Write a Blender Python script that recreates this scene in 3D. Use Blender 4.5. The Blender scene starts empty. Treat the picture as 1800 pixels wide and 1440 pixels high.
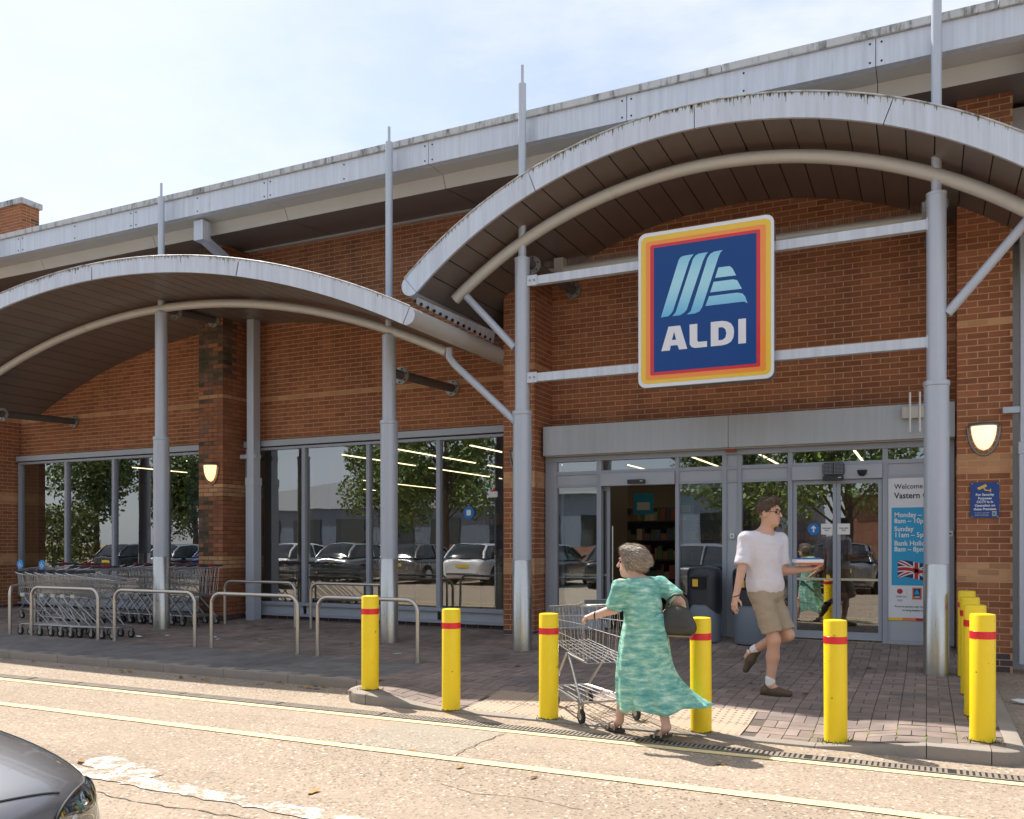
import bpy, bmesh, math, random
import numpy as np
from mathutils import Vector, Matrix

random.seed(7)
S = bpy.context.scene
COL = S.collection
R = math.radians

# ------------------------------------------------------------------ camera
cam = bpy.data.cameras.new("camera")
cam.sensor_width = 36.0
cam.sensor_fit = 'HORIZONTAL'
cam.lens = 36.0 * 1526.0 / 1800.0
cam.shift_y = 234.0 / 1800.0
cam.clip_start = 0.05
cam.clip_end = 3000.0
camo = bpy.data.objects.new("camera", cam)
COL.objects.link(camo)
camo.location = (0.0, 0.0, 1.51)
camo.rotation_euler = (R(90), 0.0, R(25.516))
S.camera = camo

# ------------------------------------------------------------------ sky and sun
SHX, SHY = 0.66, -0.362            # shadow drift per metre of height
SUN_EL = math.atan(1.0 / math.hypot(SHX, SHY))
SUN_AZ = math.atan2(-SHX, -SHY)   # clockwise from +Y towards +X
world = bpy.data.worlds.new("World")
S.world = world
world.use_nodes = True
wn, wl = world.node_tree.nodes, world.node_tree.links
wn.clear()
w_out = wn.new("ShaderNodeOutputWorld")
w_bg = wn.new("ShaderNodeBackground")
w_sky = wn.new("ShaderNodeTexSky")
w_sky.sky_type = 'NISHITA'
w_sky.sun_disc = False
w_sky.sun_elevation = SUN_EL
w_sky.sun_rotation = SUN_AZ
w_sky.altitude = 60.0
w_sky.air_density = 1.0
w_sky.dust_density = 1.0
w_sky.ozone_density = 1.0
w_bg.inputs['Strength'].default_value = 0.102
tc = wn.new("ShaderNodeTexCoord")
mp = wn.new("ShaderNodeMapping")
mp.inputs['Scale'].default_value = (1.0, 1.6, 3.4)
mp.inputs['Rotation'].default_value = (0.0, 0.25, 0.5)
ns = wn.new("ShaderNodeTexNoise")
ns.inputs['Scale'].default_value = 2.1
ns.inputs['Detail'].default_value = 7.0
ns.inputs['Roughness'].default_value = 0.62
cr = wn.new("ShaderNodeValToRGB")
cr.color_ramp.elements[0].position = 0.36
cr.color_ramp.elements[1].position = 0.64
cr.color_ramp.elements[0].color = (0.34, 0.34, 0.34, 1)
cr.color_ramp.elements[1].color = (0.92, 0.92, 0.92, 1)
mx = wn.new("ShaderNodeMixRGB")
mx.inputs['Color2'].default_value = (5.5, 5.8, 6.3, 1)
wl.new(tc.outputs['Generated'], mp.inputs['Vector'])
wl.new(mp.outputs['Vector'], ns.inputs['Vector'])
wl.new(ns.outputs['Fac'], cr.inputs['Fac'])
wl.new(cr.outputs['Color'], mx.inputs['Fac'])
wl.new(w_sky.outputs['Color'], mx.inputs['Color1'])
wl.new(mx.outputs['Color'], w_bg.inputs['Color'])
wl.new(w_bg.outputs['Background'], w_out.inputs['Surface'])

sun = bpy.data.lights.new("sun", 'SUN')
sun.energy = 4.6
sun.angle = R(0.53)
sun.color = (1.0, 0.94, 0.85)
suno = bpy.data.objects.new("sun", sun)
COL.objects.link(suno)
suno.location = (-20, 14, 30)
suno.rotation_euler = Vector((SHX, SHY, -1.0)).to_track_quat('-Z', 'Y').to_euler()

S.view_settings.view_transform = 'Standard'
S.view_settings.look = 'None'
S.view_settings.gamma = 1.0
S.view_settings.use_curve_mapping = False
S.view_settings.exposure = 0.80
S.cycles.max_bounces = 8
S.cycles.transparent_max_bounces = 12

# ------------------------------------------------------------------ helpers
MATS = {}

def mat(name, col, rough=0.6, metal=0.0, var=0.0, vscale=6.0, var2=None, bump=0.0, bscale=60.0,
        rnd=0.0, emit=None, estr=0.0, coat=0.0, spec=0.5, streak=0.0, dirt=None, dscale=3.0, dlo=0.55, dhi=0.75, stretch=None):
    """A principled material: base colour, soft noise variation, per-piece variation, dirt, streaks, fine relief."""
    m = bpy.data.materials.new(name)
    m.use_nodes = True
    N, L = m.node_tree.nodes, m.node_tree.links
    b = N['Principled BSDF']
    b.inputs['Roughness'].default_value = rough
    b.inputs['Metallic'].default_value = metal
    b.inputs['Coat Weight'].default_value = coat
    b.inputs['Specular IOR Level'].default_value = spec
    b.inputs['Base Color'].default_value = (*col, 1)
    t = N.new("ShaderNodeTexCoord")
    geo = N.new("ShaderNodeNewGeometry")
    cur = None

    def rgb(c):
        n = N.new("ShaderNodeRGB"); n.outputs[0].default_value = (*c, 1); return n.outputs[0]

    def noise(scale, detail=4.0, rough_=0.6, st=None):
        n = N.new("ShaderNodeTexNoise")
        n.inputs['Scale'].default_value = scale
        n.inputs['Detail'].default_value = detail
        n.inputs['Roughness'].default_value = rough_
        if st:
            mm = N.new("ShaderNodeMapping"); mm.inputs['Scale'].default_value = st
            L.new(geo.outputs['Position'], mm.inputs['Vector']); L.new(mm.outputs['Vector'], n.inputs['Vector'])
        else:
            L.new(geo.outputs['Position'], n.inputs['Vector'])
        return n.outputs['Fac']

    def scale_by(colr, fac, amt):
        # multiply colour by 1 + amt*(fac-0.5)*2
        ma = N.new("ShaderNodeMath"); ma.operation = 'MULTIPLY_ADD'
        L.new(fac, ma.inputs[0]); ma.inputs[1].default_value = 2 * amt; ma.inputs[2].default_value = 1 - amt
        vm = N.new("ShaderNodeVectorMath"); vm.operation = 'SCALE'
        L.new(colr, vm.inputs[0]); L.new(ma.outputs[0], vm.inputs['Scale'])
        return vm.outputs[0]

    def ramp(fac, lo, hi):
        r = N.new("ShaderNodeMapRange"); r.inputs[1].default_value = lo; r.inputs[2].default_value = hi
        L.new(fac, r.inputs[0]); return r.outputs[0]

    def mixc(fac, a, c):
        n = N.new("ShaderNodeMixRGB"); L.new(fac, n.inputs[0]); L.new(a, n.inputs[1]); L.new(c, n.inputs[2]); return n.outputs[0]

    cur = rgb(col)
    if rnd:
        oi = N.new("ShaderNodeObjectInfo")
        ad = N.new("ShaderNodeMath"); ad.operation = 'ADD'
        L.new(geo.outputs['Random Per Island'], ad.inputs[0]); L.new(oi.outputs['Random'], ad.inputs[1])
        fr = N.new("ShaderNodeMath"); fr.operation = 'FRACT'; L.new(ad.outputs[0], fr.inputs[0])
        if var2:
            cur = mixc(fr.outputs[0], cur, rgb(var2))
        m2 = N.new("ShaderNodeMath"); m2.operation = 'MULTIPLY'; L.new(fr.outputs[0], m2.inputs[0]); m2.inputs[1].default_value = 7.31
        f2 = N.new("ShaderNodeMath"); f2.operation = 'FRACT'; L.new(m2.outputs[0], f2.inputs[0])
        cur = scale_by(cur, f2.outputs[0], rnd)
    elif var2:
        cur = mixc(ramp(noise(vscale, 5.0), 0.35, 0.65), cur, rgb(var2))
    if var:
        cur = scale_by(cur, noise(vscale, 5.0, 0.65, stretch), var)
    if dirt:
        cur = mixc(ramp(noise(dscale, 8.0, 0.7, stretch), dlo, dhi), cur, rgb(dirt))
    if streak:
        cur = scale_by(cur, ramp(noise(1.0, 5.0, 0.7, (14.0, 14.0, 0.55)), 0.3, 0.7), streak)
    if not (var == 0 and not dirt and not streak and not rnd and not var2):
        L.new(cur, b.inputs['Base Color'])
        rr = N.new("ShaderNodeMapRange"); L.new(noise(vscale * 1.7, 4.0), rr.inputs[0])
        rr.inputs[3].default_value = max(0.02, rough - 0.09); rr.inputs[4].default_value = min(1.0, rough + 0.09)
        L.new(rr.outputs[0], b.inputs['Roughness'])
    if bump:
        bm_ = N.new("ShaderNodeBump"); bm_.inputs['Strength'].default_value = bump; bm_.inputs['Distance'].default_value = 0.01
        L.new(noise(bscale, 5.0), bm_.inputs['Height']); L.new(bm_.outputs[0], b.inputs['Normal'])
    if emit:
        b.inputs['Emission Color'].default_value = (*emit, 1)
        b.inputs['Emission Strength'].default_value = estr
    MATS[name] = m
    return m


def glass_mat(name, tint=(0.86, 0.92, 0.93), base=0.10, gain=2.6, rough=0.0):
    m = bpy.data.materials.new(name); m.use_nodes = True
    N, L = m.node_tree.nodes, m.node_tree.links
    N.clear()
    o = N.new("ShaderNodeOutputMaterial")
    tr = N.new("ShaderNodeBsdfTransparent"); tr.inputs[0].default_value = (*tint, 1)
    gl = N.new("ShaderNodeBsdfGlossy"); gl.inputs['Roughness'].default_value = rough
    gl.inputs[0].default_value = (0.95, 0.98, 1.0, 1)
    fr = N.new("ShaderNodeFresnel"); fr.inputs[0].default_value = 1.5
    ma = N.new("ShaderNodeMath"); ma.operation = 'MULTIPLY_ADD'; ma.use_clamp = True
    ma.inputs[1].default_value = gain; ma.inputs[2].default_value = base
    L.new(fr.outputs[0], ma.inputs[0])
    # the slightest waviness of float glass
    nz = N.new("ShaderNodeTexNoise"); nz.inputs['Scale'].default_value = 1.1
    bp = N.new("ShaderNodeBump"); bp.inputs['Strength'].default_value = 0.02; bp.inputs['Distance'].default_value = 0.05
    g = N.new("ShaderNodeNewGeometry"); L.new(g.outputs['Position'], nz.inputs['Vector'])
    L.new(nz.outputs['Fac'], bp.inputs['Height']); L.new(bp.outputs[0], gl.inputs['Normal'])
    mi = N.new("ShaderNodeMixShader")
    L.new(ma.outputs[0], mi.inputs[0]); L.new(tr.outputs[0], mi.inputs[1]); L.new(gl.outputs[0], mi.inputs[2])
    L.new(mi.outputs[0], o.inputs[0])
    MATS[name] = m
    return m


class MB:
    """Collects shapes; build() links them as ONE mesh object."""
    def __init__(self):
        self.v, self.f = [], []

    def add(self, vs, fs):
        o = len(self.v)
        self.v += [tuple(map(float, p)) for p in vs]
        self.f += [tuple(i + o for i in q) for q in fs]
        return self

    def box(self, x0, x1, y0, y1, z0, z1):
        vs = [(x0, y0, z0), (x1, y0, z0), (x1, y1, z0), (x0, y1, z0), (x0, y0, z1), (x1, y0, z1), (x1, y1, z1), (x0, y1, z1)]
        return self.add(vs, [(0, 3, 2, 1), (4, 5, 6, 7), (0, 1, 5, 4), (1, 2, 6, 5), (2, 3, 7, 6), (3, 0, 4, 7)])

    def tube(self, pts, r, n=10, caps=True, closed=False):
        pts = [Vector(p) for p in pts]
        m = len(pts)
        rs = r if isinstance(r, (list, tuple)) else [r] * m
        up = None
        vs, fs = [], []
        for i, p in enumerate(pts):
            if closed:
                d = (pts[(i + 1) % m] - pts[i - 1])
            else:
                d = pts[min(i + 1, m - 1)] - pts[max(i - 1, 0)]
            d = d.normalized()
            if up is None:
                a = Vector((0, 0, 1)) if abs(d.z) < 0.9 else Vector((1, 0, 0))
                up = (a - d * a.dot(d)).normalized()
            else:
                up = (up - d * up.dot(d))
                up = up.normalized() if up.length > 1e-6 else Vector((1, 0, 0))
            sd = d.cross(up)
            for k in range(n):
                t = 2 * math.pi * k / n
                vs.append(p + (up * math.cos(t) + sd * math.sin(t)) * rs[i])
        for i in range(m if closed else m - 1):
            j = (i + 1) % m
            for k in range(n):
                l = (k + 1) % n
                fs.append((i * n + k, i * n + l, j * n + l, j * n + k))
        if caps and not closed:
            fs.append(tuple(range(n - 1, -1, -1)))
            fs.append(tuple((m - 1) * n + k for k in range(n)))
        return self.add(vs, fs)

    def lathe(self, prof, c=(0, 0, 0), n=24, a0=0.0, a1=2 * math.pi):
        full = abs(a1 - a0 - 2 * math.pi) < 1e-6
        k = n if full else n + 1
        vs, fs = [], []
        for i in range(k):
            t = a0 + (a1 - a0) * i / n
            for (r, z) in prof:
                vs.append((c[0] + r * math.cos(t), c[1] + r * math.sin(t), c[2] + z))
        q = len(prof)
        for i in range(n):
            j = (i + 1) % k
            for s in range(q - 1):
                fs.append((i * q + s, j * q + s, j * q + s + 1, i * q + s + 1))
        return self.add(vs, fs)

    def prism_y(self, poly, y0, y1):
        """poly: (x, z) counter-clockwise seen from -Y."""
        n = len(poly)
        vs = [(x, y0, z) for x, z in poly] + [(x, y1, z) for x, z in poly]
        fs = [tuple(range(n)), tuple(range(2 * n - 1, n - 1, -1))]
        for i in range(n):
            j = (i + 1) % n
            fs.append((i, i + n, j + n, j))
        return self.add(vs, fs)

    def prism_z(self, poly, z0, z1):
        n = len(poly)
        vs = [(x, y, z0) for x, y in poly] + [(x, y, z1) for x, y in poly]
        fs = [tuple(range(n - 1, -1, -1)), tuple(range(n, 2 * n))]
        for i in range(n):
            j = (i + 1) % n
            fs.append((i, j, j + n, i + n))
        return self.add(vs, fs)

    def mesh(self, name):
        me = bpy.data.meshes.new(name)
        me.from_pydata(self.v, [], self.f)
        return me

    def build(self, name, material, parent=None, smooth=None, bevel=0.0):
        return link(name, self.mesh(name), material, parent, smooth, bevel)


def link(name, me, material, parent=None, smooth=None, bevel=0.0):
    me.update()
    if material is not None:
        me.materials.clear()
        me.materials.append(MATS[material] if isinstance(material, str) else material)
    if smooth is not None:
        me.shade_smooth()
        me.set_sharp_from_angle(angle=R(smooth))
    o = bpy.data.objects.new(name, me)
    COL.objects.link(o)
    if parent is not None:
        o.parent = parent
        o.matrix_parent_inverse = parent.matrix_basis.inverted() if parent.type == 'EMPTY' else Matrix()
    if bevel:
        md = o.modifiers.new("bevel", 'BEVEL')
        md.width = bevel; md.segments = 2; md.limit_method = 'ANGLE'; md.angle_limit = R(40)
    return o


def thing(name, label, cat, loc=(0, 0, 0), rz=0.0, group=None):
    o = bpy.data.objects.new(name, None)
    o.empty_display_size = 0.2
    COL.objects.link(o)
    o.location = loc
    o.rotation_euler = (0, 0, rz)
    return tag(o, label, cat, group)


def tag(o, label=None, cat=None, group=None, kind=None):
    if label: o['label'] = label
    if cat: o['category'] = cat
    if group: o['group'] = group
    if kind: o['kind'] = kind
    return o


def copy_tree(root, loc, rz=0.0, label=None, group=None):
    c = root.copy(); COL.objects.link(c)
    c.location = loc; c.rotation_euler = (0, 0, rz)
    if label: c['label'] = label
    if group: c['group'] = group
    stack = [(root, c)]
    while stack:
        a, b = stack.pop()
        for ch in list(a.children):
            d = ch.copy(); COL.objects.link(d); d.parent = b
            stack.append((ch, d))
    return c


def flat_shape(splines, depth, name="shape"):
    """Filled outline with holes, in its own XY plane, as a mesh `depth` thick."""
    cu = bpy.data.curves.new(name, 'CURVE'); cu.dimensions = '2D'; cu.fill_mode = 'BOTH'; cu.extrude = depth / 2
    for pts in splines:
        sp = cu.splines.new('POLY'); sp.points.add(len(pts) - 1); sp.use_cyclic_u = True
        for p, q in zip(sp.points, pts):
            p.co = (q[0], q[1], 0, 1)
    return curve_mesh(cu, name)


def curve_mesh(cu, name):
    o = bpy.data.objects.new(name, cu); COL.objects.link(o)
    dg = bpy.context.evaluated_depsgraph_get()
    me = bpy.data.meshes.new_from_object(o.evaluated_get(dg))
    bpy.data.objects.remove(o); bpy.data.curves.remove(cu)
    me.name = name
    return me


def text_mesh(s, size, name="lettering", align='LEFT', bold=0.0, depth=0.002, spacing=1.0, width=1.0):
    cu = bpy.data.curves.new(name, 'FONT'); cu.body = s; cu.size = size; cu.align_x = align
    cu.extrude = depth / 2; cu.offset = bold; cu.space_character = spacing; cu.resolution_u = 3
    me = curve_mesh(cu, name)
    if width != 1.0:
        me.transform(Matrix.Diagonal((width, 1, 1, 1)))
    return me


def on_wall(me, x, y, z):
    """Stand a mesh that lies in XY upright, facing -Y, at (x, y, z)."""
    me.transform(Matrix.Translation((x, y, z)) @ Matrix.Rotation(R(90), 4, 'X'))
    return me


def arc(cx, cz, r, x0, x1, n):
    out = []
    a0 = math.acos(max(-1, min(1, (x0 - cx) / r))); a1 = math.acos(max(-1, min(1, (x1 - cx) / r)))
    for i in range(n + 1):
        a = a0 + (a1 - a0) * i / n
        out.append((cx + r * math.cos(a), cz + r * math.sin(a)))
    return out


def rrect(x0, x1, z0, z1, r, n=6):
    p = []
    for cx, cz, a in ((x1 - r, z0 + r, -90), (x1 - r, z1 - r, 0), (x0 + r, z1 - r, 90), (x0 + r, z0 + r, 180)):
        for i in range(n + 1):
            t = R(a + 90 * i / n)
            p.append((cx + r * math.cos(t), cz + r * math.sin(t)))
    return p

# ------------------------------------------------------------------ materials
mat('brick', (0.290, 0.104, 0.048), 0.85, rnd=0.14, var2=(0.355, 0.140, 0.066), var=0.24, vscale=9, bump=0.35, bscale=90, dirt=(0.16, 0.062, 0.034), dscale=0.8, dlo=0.52, dhi=0.74, stretch=(1.6, 1.6, 0.5))
mat('brick_band', (0.46, 0.235, 0.115), 0.85, rnd=0.14, var2=(0.52, 0.29, 0.15), var=0.12, vscale=9, bump=0.3, bscale=90)
mat('brick_plinth', (0.085, 0.06, 0.07), 0.7, rnd=0.25, var=0.2, vscale=9, bump=0.3, bscale=90)
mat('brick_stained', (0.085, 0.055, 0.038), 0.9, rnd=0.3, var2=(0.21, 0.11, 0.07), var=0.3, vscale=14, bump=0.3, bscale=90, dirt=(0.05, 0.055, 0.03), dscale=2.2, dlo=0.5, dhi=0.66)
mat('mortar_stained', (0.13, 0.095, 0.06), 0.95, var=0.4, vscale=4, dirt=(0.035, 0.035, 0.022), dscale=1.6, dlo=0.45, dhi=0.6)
mat('mortar', (0.58, 0.36, 0.20), 0.95, var=0.18, vscale=5, bump=0.4, bscale=120, dirt=(0.34, 0.21, 0.13), dscale=1.3, dlo=0.58, dhi=0.82)
mat('metal_panel', (0.56, 0.60, 0.67), 0.42, metal=0.25, var=0.07, vscale=2.5, streak=0.13, dirt=(0.34, 0.34, 0.31), dscale=3.0, dlo=0.60, dhi=0.82, stretch=(6, 6, 0.7))
mat('metal_coping', (0.50, 0.51, 0.52), 0.5, metal=0.2, var=0.12, vscale=3, dirt=(0.13, 0.13, 0.11), dscale=2.0, dlo=0.50, dhi=0.66, stretch=(5, 5, 1.2))
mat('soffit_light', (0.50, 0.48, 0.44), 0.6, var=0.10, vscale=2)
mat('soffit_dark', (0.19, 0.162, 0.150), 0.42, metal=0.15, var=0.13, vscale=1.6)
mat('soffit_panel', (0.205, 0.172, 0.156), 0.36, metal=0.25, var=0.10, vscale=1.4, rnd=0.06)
mat('tube_grey', (0.53, 0.52, 0.49), 0.42, metal=0.15, var=0.08, vscale=5, dirt=(0.36, 0.33, 0.27), dscale=5, dlo=0.6, dhi=0.8)
mat('column_grey', (0.46, 0.50, 0.57), 0.38, metal=0.15, var=0.05, vscale=4, dirt=(0.38, 0.40, 0.42), dscale=5, dlo=0.62, dhi=0.85, streak=0.05)
mat('steel', (0.56, 0.55, 0.52), 0.30, metal=0.9, var=0.12, vscale=9, bump=0.04, bscale=220, stretch=(12, 12, 0.7))
mat('steel_hoop', (0.58, 0.54, 0.49), 0.36, metal=0.9)
mat('frame_grey', (0.34, 0.37, 0.43), 0.42, metal=0.15, var=0.06, vscale=3, streak=0.05)
mat('frame_panel', (0.40, 0.43, 0.48), 0.45, metal=0.15, var=0.06, vscale=3)
mat('header_panel', (0.43, 0.455, 0.49), 0.42, metal=0.25, var=0.06, vscale=1.4, streak=0.07)
mat('rubber', (0.018, 0.018, 0.02), 0.75)
mat('black_plastic', (0.022, 0.024, 0.03), 0.42)
mat('galvanised', (0.36, 0.35, 0.33), 0.5, metal=0.6, var=0.2, vscale=20)
mat('dark_tube', (0.10, 0.085, 0.075), 0.5, var=0.1)
mat('white_plastic', (0.75, 0.75, 0.73), 0.4)
mat('beige_plastic', (0.52, 0.50, 0.45), 0.5, var=0.08)
glass_mat('window_glass', (0.74, 0.84, 0.87), 0.17, 2.5)
glass_mat('lamp_glass', (0.95, 0.96, 0.92), 0.03, 1.0, 0.08)
mat('lamp_glow', (0.9, 0.86, 0.7), 0.4, emit=(1.0, 0.90, 0.66), estr=0.50)
mat('lamp_glow_warm', (0.9, 0.8, 0.6), 0.4, emit=(1.0, 0.74, 0.36), estr=0.8)
mat('lamp_rim', (0.22, 0.23, 0.25), 0.4, metal=0.5)
mat('yellow_paint', (0.92, 0.66, 0.010), 0.38, var=0.05, vscale=7, bump=0.05, bscale=40, dirt=(0.30, 0.21, 0.05), dscale=8, dlo=0.655, dhi=0.71)
mat('red_tape', (0.72, 0.02, 0.035), 0.3, var=0.12, vscale=40)
mat('kerb_stone', (0.29, 0.25, 0.21), 0.9, var=0.16, vscale=6, rnd=0.10, bump=0.4, bscale=80, dirt=(0.17, 0.15, 0.13), dscale=3.5)
mat('paver', (0.235, 0.180, 0.158), 0.88, rnd=0.14, var2=(0.31, 0.235, 0.198), var=0.18, vscale=3, bump=0.3, bscale=110, dirt=(0.115, 0.095, 0.09), dscale=0.9, dlo=0.45, dhi=0.75)
mat('paver_joint', (0.105, 0.085, 0.07), 0.95, var=0.3, vscale=25)
mat('tactile', (0.40, 0.31, 0.235), 0.9, var=0.12, vscale=5, rnd=0.06)
mat('moss', (0.16, 0.20, 0.03), 0.9, var=0.3, vscale=60)
mat('grass_blade', (0.10, 0.17, 0.025), 0.7, rnd=0.3)
mat('leaf_litter', (0.22, 0.10, 0.035), 0.8, rnd=0.5, var2=(0.34, 0.20, 0.06))
mat('cast_iron', (0.24, 0.20, 0.16), 0.75, metal=0.1, var=0.3, vscale=30)
mat('dark_void', (0.012, 0.012, 0.012), 0.9)


def road_material(name, base, light, dark, worn=None):
    m = bpy.data.materials.new(name); m.use_nodes = True
    N, L = m.node_tree.nodes, m.node_tree.links
    b = N['Principled BSDF']; b.inputs['Roughness'].default_value = 0.9; b.inputs['Specular IOR Level'].default_value = 0.25
    g = N.new("ShaderNodeNewGeometry")

    def noise(scale, det=4, ro=0.6, st=None):
        n = N.new("ShaderNodeTexNoise"); n.inputs['Scale'].default_value = scale; n.inputs['Detail'].default_value = det
        n.inputs['Roughness'].default_value = ro
        if st:
            q = N.new("ShaderNodeMapping"); q.inputs['Scale'].default_value = st
            L.new(g.outputs['Position'], q.inputs[0]); L.new(q.outputs[0], n.inputs[0])
        else:
            L.new(g.outputs['Position'], n.inputs[0])
        return n.outputs['Fac']

    def mr(f, a, c, lo=0.0, hi=1.0):
        n = N.new("ShaderNodeMapRange"); L.new(f, n.inputs[0])
        n.inputs[1].default_value = a; n.inputs[2].default_value = c; n.inputs[3].default_value = lo; n.inputs[4].default_value = hi
        return n.outputs[0]

    def mix(f, a, c):
        n = N.new("ShaderNodeMixRGB"); L.new(f, n.inputs[0])
        for i, x in ((1, a), (2, c)):
            if isinstance(x, tuple): n.inputs[i].default_value = (*x, 1)
            else: L.new(x, n.inputs[i])
        return n.outputs[0]
    vo = N.new("ShaderNodeTexVoronoi"); vo.inputs['Scale'].default_value = 62; L.new(g.outputs['Position'], vo.inputs['Vector'])
    vb = N.new("ShaderNodeTexVoronoi"); vb.inputs['Scale'].default_value = 30; L.new(g.outputs['Position'], vb.inputs['Vector'])
    sep = N.new("ShaderNodeSeparateColor"); L.new(vo.outputs['Color'], sep.inputs[0])
    sb = N.new("ShaderNodeSeparateColor"); L.new(vb.outputs['Color'], sb.inputs[0])
    c = mix(mr(sep.outputs[0], 0.0, 1.0), base, light)                  # stones of differing colour
    c = mix(mr(sep.outputs[1], 0.84, 0.88), c, dark)                    # dark stones
    c = mix(mr(sep.outputs[2], 0.955, 0.975), c, (0.60, 0.52, 0.43))      # pale chips
    pit = N.new("ShaderNodeMath"); pit.operation = 'MULTIPLY'
    L.new(mr(sb.outputs[0], 0.80, 0.84), pit.inputs[0]); L.new(mr(vb.outputs['Distance'], 0.30, 0.18), pit.inputs[1])
    c = mix(pit.outputs[0], c, tuple(x * 0.42 for x in dark))
    c = mix(mr(noise(0.8, 6, 0.65), 0.40, 0.70, 0.0, 0.42), c, dark)    # broad staining
    c = mix(mr(noise(0.5, 5, 0.6, (0.25, 2.2, 1)), 0.42, 0.62, 0.0, 0.40), c, light)   # wheel tracks
    if worn is not None:
        w = mr(noise(7, 8, 0.75), worn - 0.06, worn + 0.05)
        c = mix(w, c, name == 'white_marking' and (0.80, 0.76, 0.70) or (0.80, 0.64, 0.33))
    L.new(c, b.inputs['Base Color'])
    bp = N.new("ShaderNodeBump"); bp.inputs['Strength'].default_value = 0.55; bp.inputs['Distance'].default_value = 0.006
    ad = N.new("ShaderNodeMath"); ad.operation = 'ADD'; L.new(vo.outputs['Distance'], ad.inputs[0]); L.new(noise(40, 5), ad.inputs[1])
    L.new(ad.outputs[0], bp.inputs['Height']); L.new(bp.outputs[0], b.inputs['Normal'])
    MATS[name] = m
    return m


road_material('asphalt', (0.300, 0.235, 0.174), (0.405, 0.322, 0.246), (0.195, 0.152, 0.114))
road_material('asphalt_patch', (0.30, 0.25, 0.195), (0.37, 0.315, 0.25), (0.22, 0.185, 0.15))
road_material('yellow_marking', (0.300, 0.235, 0.174), (0.405, 0.322, 0.246), (0.195, 0.152, 0.114), 0.36)
road_material('white_marking', (0.300, 0.235, 0.174), (0.405, 0.322, 0.246), (0.195, 0.152, 0.114), 0.53)

# ================================================================== GROUND
def sstep(a, b, x):
    t = max(0.0, min(1.0, (x - a) / (b - a)))
    return t * t * (3 - 2 * t)


def pz(x, y):
    """Height of the pavement: gentle fall to the kerb, ramp to the doors, dropped crossing."""
    z = 0.10 + max(0.0, y - 10.35) * 0.03
    d = sstep(-5.6, -4.9, x) * (1 - sstep(0.2, 0.6, x))
    z += d * max(0.0, min(1.15, y - 10.8)) * 0.085
    s = sstep(-4.75, -4.0, x) * (1 - sstep(-0.75, -0.05, x))
    g = 1 - sstep(6.95, 8.1, y)
    return z + (0.014 - z) * s * g


def sheet(name, poly, z, material, label=None):
    o = MB().add([(x, y, z) for x, y in poly], [tuple(range(len(poly)))]).build(name, material)
    o['kind'] = 'structure'
    return o


g = MB()
xs = [-900, -300, -120, -60, -40, -30, -24, -18, -12, -9, -6, -3, 0, 3, 6, 12, 40, 120, 400, 900]
ys = [-900, -300, -120, -60, -40, -25, -15, -8, -4, -2, 0, 2, 4, 6, 7, 13, 40, 120, 400, 900]
g.add([(x, y, 0) for y in ys for x in xs], [(j * len(xs) + i, j * len(xs) + i + 1, (j + 1) * len(xs) + i + 1, (j + 1) * len(xs) + i) for j in range(len(ys) - 1) for i in range(len(xs) - 1)])
road = g.build('road', 'asphalt'); road['kind'] = 'structure'

sheet('asphalt_patch', [(-4.02, 5.37), (-3.05, 5.36), (-3.02, 6.17), (-3.98, 6.19)], 0.0022, 'asphalt_patch')

# pavement bed, a grid that follows pz()
def bed(name, x0, x1, y0, y1, nx, ny, dz, material, parent=None, kind='structure'):
    m = MB()
    vs = [(x0 + (x1 - x0) * i / nx, y0 + (y1 - y0) * j / ny) for j in range(ny + 1) for i in range(nx + 1)]
    m.add([(x, y, pz(x, y) + dz) for x, y in vs], [(j * (nx + 1) + i, j * (nx + 1) + i + 1, (j + 1) * (nx + 1) + i + 1, (j + 1) * (nx + 1) + i) for j in range(ny) for i in range(nx)])
    o = m.build(name, material, parent, smooth=30)
    if kind: o['kind'] = kind
    return o

pavement = bed('pavement', -40.0, 0.50, 7.46, 12.4, 240, 40, -0.006, 'paver_joint')
bed('pavement_bed', -4.98, 0.50, 6.78, 7.46, 60, 10, -0.006, 'paver_joint', pavement, None)

mat('paver_grey', (0.195, 0.178, 0.168), 0.9, rnd=0.10, var=0.18, vscale=3, bump=0.3, bscale=110, dirt=(0.11, 0.10, 0.095), dscale=0.9, dlo=0.45, dhi=0.75)

def cam_px(x, y):
    d = -0.4307 * x + 0.9025 * y
    return 900 + 1526 * (0.9025 * x + 0.4307 * y) / d, d

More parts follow.
